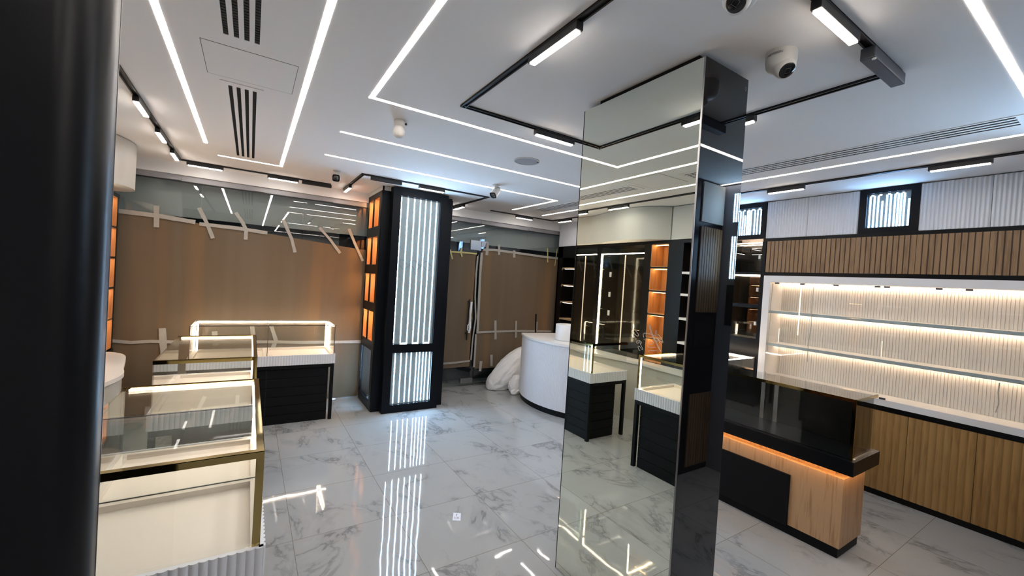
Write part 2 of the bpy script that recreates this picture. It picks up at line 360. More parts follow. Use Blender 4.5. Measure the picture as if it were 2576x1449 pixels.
sheet('kraft_paper_sheet', [(-1.55, 2.12), (-0.77, 2.094), (-0.28, 2.045), (0.15, 2.03), (1.206, 1.941), (2.04, 1.93)], 0.012, 'wide brown paper sheet over the glass left of the lit column', 0.007)
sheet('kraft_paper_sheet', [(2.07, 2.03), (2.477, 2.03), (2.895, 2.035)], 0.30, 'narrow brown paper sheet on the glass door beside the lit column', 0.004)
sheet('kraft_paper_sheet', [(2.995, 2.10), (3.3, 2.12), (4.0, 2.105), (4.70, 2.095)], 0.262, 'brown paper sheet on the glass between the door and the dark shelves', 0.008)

# tape
TY = 5.638
TAPES = [
 ('v', [(-0.85,2.203),(-0.846,2.08),(-0.844,1.98)], .045, 'short upright white tape on the paper top, nearest the curved white cabinet'),
 ('v', [(-0.499,2.234),(-0.426,2.083),(-0.363,1.916)], .035, 'slanting white tape on the paper top, second from the curved white cabinet'),
 ('v', [(-0.167,2.229),(-0.10,2.13),(-0.06,2.05),(-0.06,1.935)], .035, 'curling white tape on the paper top, third from the curved white cabinet'),
 ('v', [(0.303,2.21),(0.401,1.998),(0.447,1.834)], .035, 'long slanting white tape on the paper top, fourth from the curved white cabinet'),
 ('v', [(0.70,2.164),(0.83,2.03),(0.956,1.87)], .032, 'long steep slanting white tape on the paper, second left of the lit column'),
 ('v', [(1.045,2.191),(1.134,2.0),(1.24,1.791)], .032, 'slanting white tape on the paper touching the edge of the lit column'),
 ('h', [(-1.30,2.117),(-1.12,2.107),(-0.83,2.100),(-0.524,2.074)], .045, 'white tape along the top edge of the wide paper, left length'),
 ('h', [(-0.489,2.060),(-0.134,2.055),(0.15,2.035)], .040, 'white tape along the top edge of the wide paper, right length'),
 ('h', [(-1.4,0.80),(-1.134,0.799),(-1.001,0.779),(-0.845,0.788),(-0.513,0.766),(-0.30,0.77)], .032, 'crinkled white tape running level at the lower left of the wide paper'),
 ('h', [(-0.28,0.768),(0.32,0.750),(0.578,0.737),(1.262,0.729),(1.34,0.728)], .036, 'white tape running level behind the long glass case to the lit column'),
 ('v', [(-0.757,0.925),(-0.745,0.78),(-0.73,0.60)], .060, 'wide pointed upright tape crossing the level tape left of the long glass case'),
 ('v', [(-0.306,0.886),(-0.289,0.729)], .050, 'short upright tape seen through the left half of the long glass case'),
 ('v', [(0.045,0.951),(0.079,0.718)], .045, 'upright tape seen near the middle of the long glass case'),
 ('v', [(0.237,0.95),(0.295,0.768),(0.252,0.636)], .040, 'bent tape seen through the right half of the long glass case'),
 ('yh', [(2.40,2.025),(2.65,2.033),(2.904,2.035)], .024, 'level yellow tape along the top of the door paper'),
 ('yv', [(2.462,2.057),(2.509,1.92)], .024, 'slanting yellow tape on the door paper next to the lit column'),
 ('yv', [(2.652,2.098),(2.636,2.043),(2.661,1.968)], .024, 'short yellow tape in the middle of the door paper top'),
 ('h', [(3.009,2.108),(3.192,2.122),(3.639,2.112),(4.08,2.098),(4.55,2.092)], .036, 'white tape along the top edge of the paper right of the door'),
 ('v', [(3.086,2.22),(3.078,2.028)], .045, 'upright white tape right beside the door lock'),
 ('v', [(3.287,2.216),(3.299,2.053)], .040, 'upright white tape, second right of the door lock'),
 ('v', [(3.576,2.148),(3.584,2.033)], .045, 'short upright white tape, third right of the door lock'),
 ('yv', [(4.244,2.251),(4.264,2.008)], .022, 'thin straight yellow tape near the dark shelves'),
 ('yv', [(4.451,2.257),(4.423,1.959)], .018, 'thin bent yellow tape touching the white fluted cabinet over the dark shelves'),
 ('v', [(2.99,2.06),(2.985,1.664),(2.994,1.234),(3.0,0.833)], .040, 'long upright white tape down the joint right of the door'),
 ('v', [(2.925,2.0),(2.915,1.721),(2.921,1.385),(2.955,1.049),(2.925,0.742),(2.915,0.404)], .024, 'ragged white tape down the right edge of the door paper'),
 ('h', [(2.98,0.827),(3.284,0.836),(3.735,0.843),(4.436,0.828)], .032, 'white tape running level behind the curved white desk'),
 ('v', [(3.307,1.013),(3.329,0.714)], .040, 'upright tape crossing the level tape, nearest the door'),
 ('v', [(3.699,1.007),(3.712,0.732)], .038, 'upright tape crossing the level tape, left of the white desk'),
 ('v', [(4.117,0.994),(4.121,0.838)], .030, 'upright tape behind the black stick over the white desk'),
 ('h', [(2.42,0.372),(2.694,0.379),(2.90,0.393)], .028, 'level white tape near the foot of the door paper'),
 ('v', [(3.094,0.377),(3.084,0.221)], .045, 'short upright tape at the foot of the right paper beside the door'),
 ('v', [(3.273,0.469),(3.286,0.291)], .040, 'short upright tape at the foot of the right paper next to the sack'),
 ('v', [(2.974,0.80),(2.978,0.556),(2.975,0.29)], .030, 'upright white tape down the lower joint right of the door'),
]
for kind, pts, wd, lab in TAPES:
    A, B = [], []; P = []
    for (a, b) in zip(pts, pts[1:]):
        for k in range(5): t = k/5; P.append((a[0]+(b[0]-a[0])*t, a[1]+(b[1]-a[1])*t))
    P.append(pts[-1])
    for i, (x, z) in enumerate(P):
        q0, q1 = P[max(0, i-1)], P[min(len(P)-1, i+1)]; dx, dz = q1[0]-q0[0], q1[1]-q0[1]; L = math.hypot(dx, dz)
        ww = wd/2*(1+0.18*noise.noise(Vector((x*9, z*9, wd*50))))
        yy = TY-0.0012-0.003*abs(noise.noise(Vector((x*7, z*7, 1))))
        A.append((x-dz/L*ww, yy, z+dx/L*ww)); B.append((x+dz/L*ww, yy, z-dx/L*ww))
    mb = MB(); mb.strip(A, B); mb.strip([(x, y+0.0006, z) for x, y, z in B], [(x, y+0.0006, z) for x, y, z in A])
    solo('tape_strip', mb, 'ytape' if kind[0] == 'y' else 'tape', lab, 'tape', 'tape strips on the shopfront')
mb = MB(); bm = bmesh.new(); bmesh.ops.create_icosphere(bm, subdivisions=2, radius=0.5)
for v in bm.verts: v.co = Vector((v.co.x*0.09, v.co.y*0.05, v.co.z*0.03))*(1+0.3*noise.noise(v.co*5))+Vector((0.95, 5.58, 0.013))
mb.bm(bm, True); solo('paper_scrap', mb, 'sack', 'crumpled white scrap on the floor left of the lit column', 'scrap')

# ------------------------------------------------------------------ ceiling lights
def line_light(pts, label, wd=0.028):
    mb = MB()
    for (a, b) in zip(pts, pts[1:]):
        x0, x1 = min(a[0], b[0])-wd/2, max(a[0], b[0])+wd/2; y0, y1 = min(a[1], b[1])-wd/2, max(a[1], b[1])+wd/2
        mb.box(x0, x1, y0, y1, H-0.0007, H-0.0001)
    return solo('linear_light', mb, 'line', label, 'light', 'recessed light lines in the ceiling')
line_light([(0.218, -1.2), (0.218, 4.886), (-0.294, 4.886)], 'L-shaped light line right of the left air grilles')
line_light([(-0.371, -0.9), (-0.371, 4.457)], 'straight light line left of the left air grilles')
line_light([(3.6, 0.386), (0.556, 0.386), (0.556, 2.54), (2.95, 2.54)], 'large light line that turns around the ceiling tracks of the mirrored pillar')
line_light([(0.53, 3.310), (3.05, 3.310)], 'straight light line running to the pillar over the round speaker')
line_light([(0.53, 4.062), (3.145, 4.062), (3.145, 5.05)], 'hooked light line beyond the round ceiling speaker')
line_light([(3.715, 5.10), (3.715, -1.0)], 'long light line along the right wall beside the slot grille')

def rail(pts, label, wd=0.032, th=0.012):
    mb = MB()
    for (a, b) in zip(pts, pts[1:]):
        x0, x1 = min(a[0], b[0])-wd/2, max(a[0], b[0])+wd/2; y0, y1 = min(a[1], b[1])-wd/2, max(a[1], b[1])+wd/2
        if x1-x0 > y1-y0:
            mb.box(x0, x1, y0, y0+0.007, H-th, H); mb.box(x0, x1, y1-0.007, y1, H-th, H)
        else:
            mb.box(x0, x0+0.007, y0, y1, H-th, H); mb.box(x1-0.007, x1, y0, y1, H-th, H)
        mb.box(x0, x1, y0, y1, H-0.004, H)
    return solo('track_rail', mb, 'rail', label, 'lighting track', 'black magnetic tracks on the ceiling')
line_light([(0.556, -0.5), (0.556, -2.6), (2.8, -2.6)], 'added light line in the ceiling behind the viewer, out of view, to brighten the near room')  # added lamp out of view, lifts the dim ceiling and floor near the viewer
rail([(-0.652, -1.0), (-0.652, 5.385), (0.75, 5.385)], 'black track along the left wall turning in front of the shopfront')
rail([(1.025, 0.672), (1.025, 2.27), (2.34, 2.27), (2.34, 0.672), (1.025, 0.672)], 'black square track around the mirrored pillar')
rail([(0.950, 5.545), (0.950, 4.53), (2.440, 4.53), (2.440, 5.58)], 'black U-shaped track over the lit column')
rail([(2.965, 5.362), (4.105, 5.362), (4.105, 0.23)], 'black track turning along the right wall')
def lamp(x, y, L, ax, label, wd=0.034):
    dx, dy = (L/2, wd/2) if ax == 'x' else (wd/2, L/2); z0 = H-0.052
    t = thing('track_lamp', label, 'light', (x, y, z0), 'clip-in lamps on the ceiling tracks')
    part('lamp_body', MB().box(x-dx, x+dx, y-dy, y+dy, z0+0.006, H-0.013, b=0.004), 'rail', t)
    e = 0.012
    part('diffuser', MB().box(x-dx+(e if ax == 'x' else 0.003), x+dx-(e if ax == 'x' else 0.003), y-dy+(e if ax == 'y' else 0.003), y+dy-(e if ax == 'y' else 0.003), z0, z0+0.0065, b=0.002), 'track', t)
    return t
for x, y, L, ax, lab in [
    (-0.652, 3.66, 0.33, 'y', 'nearest of the three lamps on the left wall track'),
    (-0.652, 4.38, 0.33, 'y', 'middle of the three lamps on the left wall track'),
    (-0.652, 5.08, 0.33, 'y', 'lamp at the corner end of the left wall track'),
    (-0.44, 5.385, 0.31, 'x', 'lamp before the shopfront nearest the track corner on the left'),
    (0.27, 5.385, 0.31, 'x', 'lamp before the shopfront beside the black track driver'),
    (1.025, 1.41, 0.33, 'y', 'lamp on the left side of the square track round the pillar'),
    (1.71, 2.27, 0.33, 'x', 'lamp on the far side of the square track left of the pillar'),
    (2.34, 1.43, 0.33, 'y', 'lamp peeping out on the right side of the mirrored pillar'),
    (1.73, 0.672, 0.33, 'x', 'lamp on the near side of the square track beside the grey driver'),
    (0.950, 5.35, 0.33, 'y', 'lamp at the left end of the track over the lit column'),
    (1.71, 4.53, 0.31, 'x', 'lamp on the track just in front of the lit column'),
    (2.440, 5.37, 0.33, 'y', 'lamp at the right end of the track over the lit column'),
    (3.55, 5.362, 0.31, 'x', 'lamp before the shopfront left of the fluted white cabinet'),
    (4.105, 5.05, 0.31, 'y', 'lamp by the far corner of the right wall track'),
    (4.105, 1.90, 0.31, 'y', 'lamp on the right wall track close to the mirrored pillar'),
    (4.105, 0.80, 0.31, 'y', 'lamp on the right wall track over the white display niche'),
    (4.105, 3.55, 0.31, 'y', 'lamp on the right wall track hidden behind the pillar')]:
    lamp(x, y, L, ax, lab)
def driver(x0, x1, y0, y1, label, mat='rail', th=0.05, knob=None):
    t = thing('track_driver', label, 'power supply', ((x0+x1)/2, (y0+y1)/2, H-th), 'power supplies on the ceiling tracks')
    part('driver_body', MB().box(x0, x1, y0, y1, H-th, H-0.013, b=0.005), mat, t)
    if knob: part('latch', MB().cyl((knob[0], knob[1], H-th-0.004), (0, 0, 1), 0.007, 0.006, 12), 'plastic', t)
driver(0.46, 0.775, 5.367, 5.403, 'black driver box at the right end of the left track')
driver(1.03, 1.36, 4.512, 4.548, 'black driver box on the track left of the lit column', knob=(1.10, 4.53))
driver(2.02, 2.375, 0.648, 0.696, 'large dark grey driver box at the near corner of the square track', 'driver', 0.06, knob=(2.035, 0.655))


# ------------------------------------------------------------------ air grilles, hatch, speaker, cameras
def grille(x0, x1, y0, y1, slots, label, fr=0.035, ends=0.055):
    t = thing('air_grille', label, 'air vent', ((x0+x1)/2, (y0+y1)/2, H-0.004), 'slot diffusers in the ceiling')
    mb = MB(); sw = (x1-x0-2*fr)/(2*slots-1)
    mb.box(x0, x0+fr, y0, y1, H-0.004, H); mb.box(x1-fr, x1, y0, y1, H-0.004, H)
    mb.box(x0+fr, x1-fr, y0, y0+ends, H-0.004, H); mb.box(x0+fr, x1-fr, y1-ends, y1, H-0.004, H)
    for i in range(slots-1): a = x0+fr+sw*(2*i+1); mb.box(a, a+sw, y0+ends, y1-ends, H-0.004, H)
    part('frame', mb, 'ceil', t)
    for i in range(slots):
        a = x0+fr+sw*2*i
        m2 = MB(); m2.box(a, a+sw, y0+ends, y1-ends, H-0.0012, H-0.0002)
        o = part('slot', m2, 'void', t)
        m3 = MB(); n = int((y1-y0-2*ends)/0.022)
        for k in range(n): yy = y0+ends+0.022*(k+0.5); m3.box(a+0.001, a+sw-0.001, yy-0.0015, yy+0.0015, H-0.0035, H-0.0012)
        part('blade', m3, 'rail', o)
grille(-0.190, 0.033, 0.30, 2.315, 4, 'near white slot diffuser between the two left light lines', 0.042, 0.02)
grille(-0.190, 0.022, 2.874, 4.78, 4, 'far white slot diffuser between the two left light lines', 0.036, 0.05)
grille(3.325, 3.515, 0.43, 4.82, 4, 'very long slot diffuser beside the right wall light line', 0.016, 0.03)
mb = MB(); a0, a1, b0, b1 = -0.243, 0.163, 2.415, 2.82
for q in ((a0, a1, b0, b0+.002), (a0, a1, b1-.002, b1), (a0, a0+.002, b0, b1), (a1-.002, a1, b0, b1)): mb.box(*q, H-0.0008, H)
t = thing('access_hatch', 'flush square hatch between the two left air grilles', 'hatch', (-0.04, 2.62, H-0.002))
part('joint', mb, 'groove', t); part('hatch_panel', box(a0+.003, a1-.003, b0+.003, b1-.003, H-0.0012, H), 'ceil', t)
t = thing('ceiling_speaker', 'round grey speaker set flush between the light lines', 'speaker', (1.935, 2.94, H-0.008))
part('rim', MB().lathe((1.935, 2.94, H), [(0.108, 0), (0.108, -0.006), (0.100, -0.008), (0.099, -0.005), (0.099, 0)]), 'plastic', t)
part('speaker_grille', MB().lathe((1.935, 2.94, H), [(0.098, -0.004), (0.06, -0.006), (0.002, -0.0065)]), 'greyw', t)
part('badge', box(2.005, 2.025, 2.885, 2.892, H-0.010, H-0.006), 'rail', t)
# siren/sensor with round white head
t = thing('motion_detector', 'white detector with an egg-shaped head hanging beside the big light line', 'sensor', (0.80, 2.79, H-0.11))
part('mount', MB().lathe((0.80, 2.79, H), [(0.036, 0), (0.038, -0.012), (0.036, -0.030), (0.026, -0.040)], 24).box(0.825, 0.845, 2.765, 2.775, H-0.03, H-0.01), 'plastic', t)
part('head', MB().lathe((0.798, 2.785, H-0.118), [(0.002, 0), (0.020, 0.004), (0.033, 0.018), (0.040, 0.040), (0.038, 0.060), (0.028, 0.078), (0.012, 0.086)], 28), 'plastic', t)
part('screw', MB().cyl((0.832, 2.770, H-0.022), (0.3, -1, 0), 0.007, 0.012, 10), 'lens', t)

def dome(x, y, r, aim, label, text=True):
    t = thing('dome_camera', label, 'security camera', (x, y, H-r*1.35), 'white eyeball cameras on the ceiling')
    part('housing', MB().lathe((x, y, H), [(r*0.98, 0), (r, -0.004), (r, -r*0.62), (r*0.94, -r*0.98), (r*0.82, -r*1.2), (r*0.55, -r*1.33), (r*0.1, -r*1.35)], 40), 'plastic', t)
    a = Vector(aim).normalized(); c = Vector((x, y, H-r*0.86))
    e = part('eyeball', MB().lathe(c, [(r*0.3, r*0.2), (r*0.72, r*0.45), (r*0.70, r*0.72), (r*0.60, r*0.90), (r*0.56, r*0.93)], 32, a), 'plastic', t)
    part('lens_face', MB().lathe(c, [(r*0.555, r*0.92), (r*0.50, r*0.985), (r*0.2, r*1.0), (0.001, r*1.0)], 32, a), 'lens', e)
    u = a.orthogonal().normalized(); v = a.cross(u); q = c+a*(r*1.005); s = r*0.17
    P = [q+s*(u+v), q+s*(u-v), q-s*(u+v), q+s*(v-u)]
    part('lens_window', MB().tube(P+[P[0]], r*0.010, 6), 'chrome', e)
    if text:
        cu = bpy.data.curves.new('t', 'FONT'); cu.body = 'HIKVISION'; cu.size = r*0.22; cu.extrude = 0.0004; cu.align_x = 'CENTER'; cu.shear = 0.15
        ob = bpy.data.objects.new('t', cu); C.objects.link(ob); dg = bpy.context.evaluated_depsgraph_get(); me = bpy.data.meshes.new_from_object(ob.evaluated_get(dg))
        ang0 = math.atan2(-y, -x)-0.45; mb = MB(); vs = []
        for vv in me.vertices:
            ph = ang0 - (-vv.co.x)/r; rr = r+0.0012+vv.co.z
            vs.append((x+rr*math.cos(ph), y+rr*math.sin(ph), H-r*0.45+vv.co.y))
        mb.add(vs, [tuple(p.vertices) for p in me.polygons]); bpy.data.objects.remove(ob)
        part('logo', mb, 'print', t)
dome(1.838, 0.905, 0.058, (-0.25, -0.60, -0.72), 'white eyeball camera right of the mirrored pillar, its whole body in view')
dome(1.325, 0.795, 0.056, (-0.75, -0.2, -0.62), 'white eyeball camera cut by the top of the picture', False)
def bullet(x, y, zc, aim, label):
    t = thing('bullet_camera', label, 'security camera', (x, y, zc-0.04), 'white bullet cameras on the ceiling')
    a = Vector(aim).normalized(); c = Vector((x, y, zc))
    part('bracket', MB().lathe((x, y, H), [(0.038, 0), (0.038, -0.008), (0.014, -0.014), (0.011, -(H-zc)+0.03)], 20), 'plastic', t)
    u = a.cross(Vector((0, 0, 1))).normalized(); v = u.cross(a)
    def sq(s, d, k=16):
        return [c+a*d+u*s*math.copysign(abs(math.cos(q))**0.5, math.cos(q))+v*s*math.copysign(abs(math.sin(q))**0.5, math.sin(q)) for q in [2*PI*i/k for i in range(k)]]
    def loft(rs, m):
        k = 16; vs = [p for s_, d in rs for p in sq(s_, d)]
        m.add(vs, [(j*k+i, j*k+(i+1) % k, (j+1)*k+(i+1) % k, (j+1)*k+i) for j in range(len(rs)-1) for i in range(k)], True)
        m.add(vs[:k], [tuple(range(k))[::-1]]); m.add(vs[-k:], [tuple(range(k))]); return m
    part('housing', loft([(0.022, -0.075), (0.034, -0.06), (0.037, 0.05), (0.038, 0.062)], MB()), 'plastic', t)
    part('lens_face', loft([(0.035, 0.058), (0.035, 0.066), (0.024, 0.067), (0.022, 0.062)], MB()), 'lens', t)
bullet(0.71, 4.62, 2.600, (-0.25, -1, -0.22), 'boxy bullet camera aimed at the viewer left of the lit column')
bullet(2.19, 3.90, 2.595, (-0.55, -0.3, -0.60), 'boxy bullet camera seen from the side right of the lit column')

# ------------------------------------------------------------------ lit column with niches
LX0, LX1, LY0, LY1 = 1.264, 2.150, 4.930, 5.730
t = thing('display_column', 'tall black column with white striped light panels and amber niches', 'column', (1.70, 5.3, 0))
y1c = 5.598
part('core', MB().box(1.50, 2.15, 5.18, y1c, 0, H-0.02).box(1.364, 2.150, 4.945, 5.18, 2.625, H-0.02).box(LX0+0.02, 1.50, 5.60, y1c, 0, H-0.02), 'navy', t)
part('shoulder', MB().box(1.268, 1.37, 4.945, 4.965, 0, 2.62, b=0.002).box(2.04, 2.155, 4.93, 4.96, 0, 2.63, b=0.002).box(2.12, 2.155, 4.96, y1c, 0, 2.63), 'navy', t)
part('cornice', MB().box(1.268, 1.37, 4.94, 4.96, 2.622, H-0.004).box(1.262, 1.285, 4.94, 5.60, 2.622, H-0.004), 'plastic', t, 'pale strip between the niches and the ceiling')
fr = MB(); fx0, fx1 = 1.364, 2.052; px0, px1 = 1.457, 1.952
for q in ((fx0, px0, 0, 2.662), (px1, fx1, 0, 2.662), (px0, px1, 2.573, 2.662), (px0, px1, 0.716, 0.816), (px0, px1, 0, 0.094)): fr.box(q[0], q[1], 4.83, 4.862, q[2], q[3])
fr.box(fx0, fx0+0.018, 4.862, 4.945, 0, 2.662).box(fx1-0.018, fx1, 4.862, 4.945, 0, 2.662).box(fx0, fx1, 4.862, 4.945, 2.644, 2.662)
part('front_frame', fr, 'navy', t)
def lightpanel(parent, x0, x1, z0, z1, xs, yb, top_links=(), bot_links=(), backmat='milk', tw=0.0075):
    p = part('light_panel', box(x0, x1, yb, yb+0.008, z0, z1), backmat, parent)
    for i, x in enumerate(xs):
        part('led_strip', box(x-tw/2, x+tw/2, yb-0.0018, yb-0.0003, z0+0.012, z1-0.012), 'cool', p)
    for (i, j) in top_links: part('led_link', box(xs[i]-tw/2, xs[j]+tw/2, yb-0.0018, yb-0.0003, z1-0.022, z1-0.022+tw), 'coolh', p)
    for (i, j) in bot_links: part('led_link', box(xs[i]-tw/2, xs[j]+tw/2, yb-0.0018, yb-0.0003, z0+0.0025, z0+0.0025+tw), 'coolh', p)
    return p
p = lightpanel(t, px0, px1, 0.816, 2.573, [1.470, 1.552, 1.631, 1.705, 1.772, 1.840, 1.912], 4.866, bot_links=((1, 2), (3, 4), (5, 6)))
mb = MB()
for k in range(2):
    mb.tube([(px0+0.02+i*0.018, 4.861, 1.80-k*0.06+0.028*math.sin(i*0.75+k*2)) for i in range(24)], 0.0013, 5)
part('wire', mb, 'rail', p, 'thin dark wavy wires behind the glass')
lightpanel(t, px0, px1, 0.094, 0.716, [1.503, 1.574, 1.641, 1.698, 1.765, 1.805, 1.848, 1.889, 1.936], 4.866, backmat='milk')
# left side: four rows of paired niches over a lit window
side = MB(); ny = [(5.056, 5.330), (5.352, 5.598)]; nz = [(0.815, 1.178), (1.283, 1.640), (1.748, 2.095), (2.212, 2.565)]
x0, x1 = LX0, LX0+0.016
side.box(x0, x1, 4.965, 5.056, 0, 2.622); side.box(x0, x1, 5.598, 5.606, 0, 2.622)
zz = [0.0, 0.102]; 
for a, b in ((0, 0.102), (0.712, 0.815), (1.178, 1.283), (1.640, 1.748), (2.095, 2.212), (2.565, 2.622)): side.box(x0, x1, 5.056, 5.598, a, b)
for a, b in nz: side.box(x0, x1+0.16, 5.330, 5.352, a, b)
part('side_frame', side, 'navy', t)
for (za, zb) in nz:
    for (ya, yb_) in ny:
        nb = MB(); X1 = 1.445
        nb.box(X1, X1+0.012, ya, yb_, za, zb); nb.box(x1, X1, ya+0.0005, ya+0.004, za, zb); nb.box(x1, X1, yb_-0.004, yb_-0.0005, za, zb)
        nb.box(x1, X1, ya+0.004, yb_-0.004, za+0.0005, za+0.005); nb.box(x1, X1, ya+0.004, yb_-0.004, zb-0.005, zb-0.0005)
        nn = part('niche', nb, 'nwood', t, 'amber-lit wooden niche')
        part('spotlight', MB().cyl(((x1+X1)/2-0.03, (ya+yb_)/2-0.05, zb-0.0055), (0, 0, -1), 0.022, 0.006, 16), 'orange', nn)
sw = part('side_window', box(x1+0.002, x1+0.006, 5.056, 5.598, 0.102, 0.712), 'case', t)
wb = MB(); wb.box(1.44, 1.45, 5.056, 5.598, 0.10, 0.712); wb.box(x1, 1.44, 5.04, 5.056, 0.1, 0.712)
part('window_back', wb, 'milk', t)
for k in range(6):
    part('led_strip', box(1.30+0.021*k, 1.308+0.021*k, 5.0565, 5.058, 0.11, 0.70), 'cool', t)

# ------------------------------------------------------------------ mirrored pillar
PX0, PX1, PY0, PY1, PT = 1.576, 1.906, 1.075, 1.820, 2.646
t = thing('mirrored_pillar', 'free-standing pillar clad in mirror on one face and black glass on the other', 'column', (1.74, 1.45, 0))
part('core', box(PX0+0.012, PX1-0.006, PY0+0.012, PY1-0.006, 0, PT-0.006), 'blackmat', t)
part('cap', box(1.592, 1.85, 1.118, 1.716, PT-0.006, H-0.003), 'blackmat', t, 'black block between the pillar and the ceiling')
part('mirror_panel', box(PX0, PX0+0.006, PY0+0.008, PY1, 0.004, PT), 'mirror', t, 'greenish mirror')
part('glass_panel', box(PX0+0.003, PX1, PY0, PY0+0.006, 0.004, PT), 'bglass', t, 'black glass')
part('rear_panel', box(PX0+0.003, PX1, PY1-0.006, PY1-0.0005, 0.004, PT-0.001), 'bglass', t)
part('side_panel', box(PX1-0.006, PX1-0.0005, PY0+0.006, PY1-0.006, 0.004, PT-0.001), 'bglass', t)
part('edge_trim', MB().box(PX0-0.0015, PX0+0.003, PY0+0.001, PY0+0.008, 0.002, PT), 'chrome', t)
part('edge_trim', MB().box(PX0-0.001, PX0+0.006, PY1, PY1+0.004, 0.002, PT), 'blackmat', t)
part('sticker', MB().tube([(1.887, PY0-0.0008, 2.61+0.0), (1.894, PY0-0.0008, 2.60), (1.887, PY0-0.0008, 2.59), (1.880, PY0-0.0008, 2.60), (1.887, PY0-0.0008, 2.61)], 0.0008, 5), 'etched', t)
HW = [[(1.367,1.452),(1.358,1.454),(1.332,1.434),(1.333,1.426),(1.342,1.425),(1.363,1.442),(1.367,1.452)], [(1.357,1.424),(1.346,1.409),(1.339,1.41)],
 [(1.317,1.404),(1.328,1.404),(1.34,1.396),(1.333,1.39),(1.317,1.402),(1.309,1.397),(1.319,1.393)], [(1.329,1.374),(1.321,1.359),(1.315,1.361)], [(1.327,1.375),(1.319,1.377),(1.306,1.366),(1.3,1.369),(1.316,1.39),(1.311,1.391)],
 [(1.299,1.424),(1.302,1.439),(1.281,1.445),(1.228,1.44)], [(1.298,1.416),(1.286,1.411)], [(1.258,1.414),(1.269,1.405),(1.265,1.397),(1.245,1.401),(1.24,1.409),(1.255,1.414)], [(1.274,1.386),(1.264,1.383),(1.226,1.389)],
 [(1.262,1.359),(1.262,1.367),(1.217,1.374)], [(1.276,1.491),(1.256,1.445),(1.2,1.374)], [(1.268,1.487),(1.25,1.445),(1.197,1.375)], [(1.234,1.443),(1.235,1.462),(1.228,1.463),(1.225,1.444),(1.214,1.446),(1.192,1.421),(1.2,1.418),(1.229,1.437)], [(1.244,1.429),(1.238,1.426),(1.223,1.416),(1.22,1.43),(1.205,1.409)]]
mb = MB()
def smooth_path(pts, n=8):
    out = []
    for i in range(len(pts)-1):
        p0, p1, p2, p3 = pts[max(i-1, 0)], pts[i], pts[i+1], pts[min(i+2, len(pts)-1)]
        for k in range(n):
            t_ = k/n; f_ = lambda j: 0.5*(2*p1[j]+(p2[j]-p0[j])*t_+(2*p0[j]-5*p1[j]+4*p2[j]-p3[j])*t_*t_+(-p0[j]+3*p1[j]-3*p2[j]+p3[j])*t_**3)
            out.append((f_(0), f_(1)))
    out.append(pts[-1]); return out
for s_ in HW:
    q_ = smooth_path(s_, 6)
    for d_ in ((0, 0), (.0028, .0022)): mb.tube([(PX0-0.0002, y+d_[0], z+d_[1]) for y, z in q_], 0.00055, 5)
part('handwriting', mb, 'etched', t, 'pale handwritten figures scrawled on the mirror')

# ------------------------------------------------------------------ foreground column
mb = MB(); R = 0.060; cx, cy = -0.273, 0.990
pts = [(-1.2, cy-R)]
for i in range(25): a = -PI/2+PI/2*i/24; pts.append((cx+R*math.cos(a), cy+R*math.sin(a)))
pts += [(cx+R, cy+0.02), (-1.2, cy+0.02)]
mb.prism(pts, 0, H, True)
t = thing('steel_column', 'glossy black round-cornered column cutting off the left edge of the view', 'column', (-0.5, 0.95, 0))
part('cladding', mb, 'colm', t); part('edge_strip', box(cx+R-0.004, cx+R+0.0008, cy+0.02, cy+0.0208, 0, H), 'chrome', t)

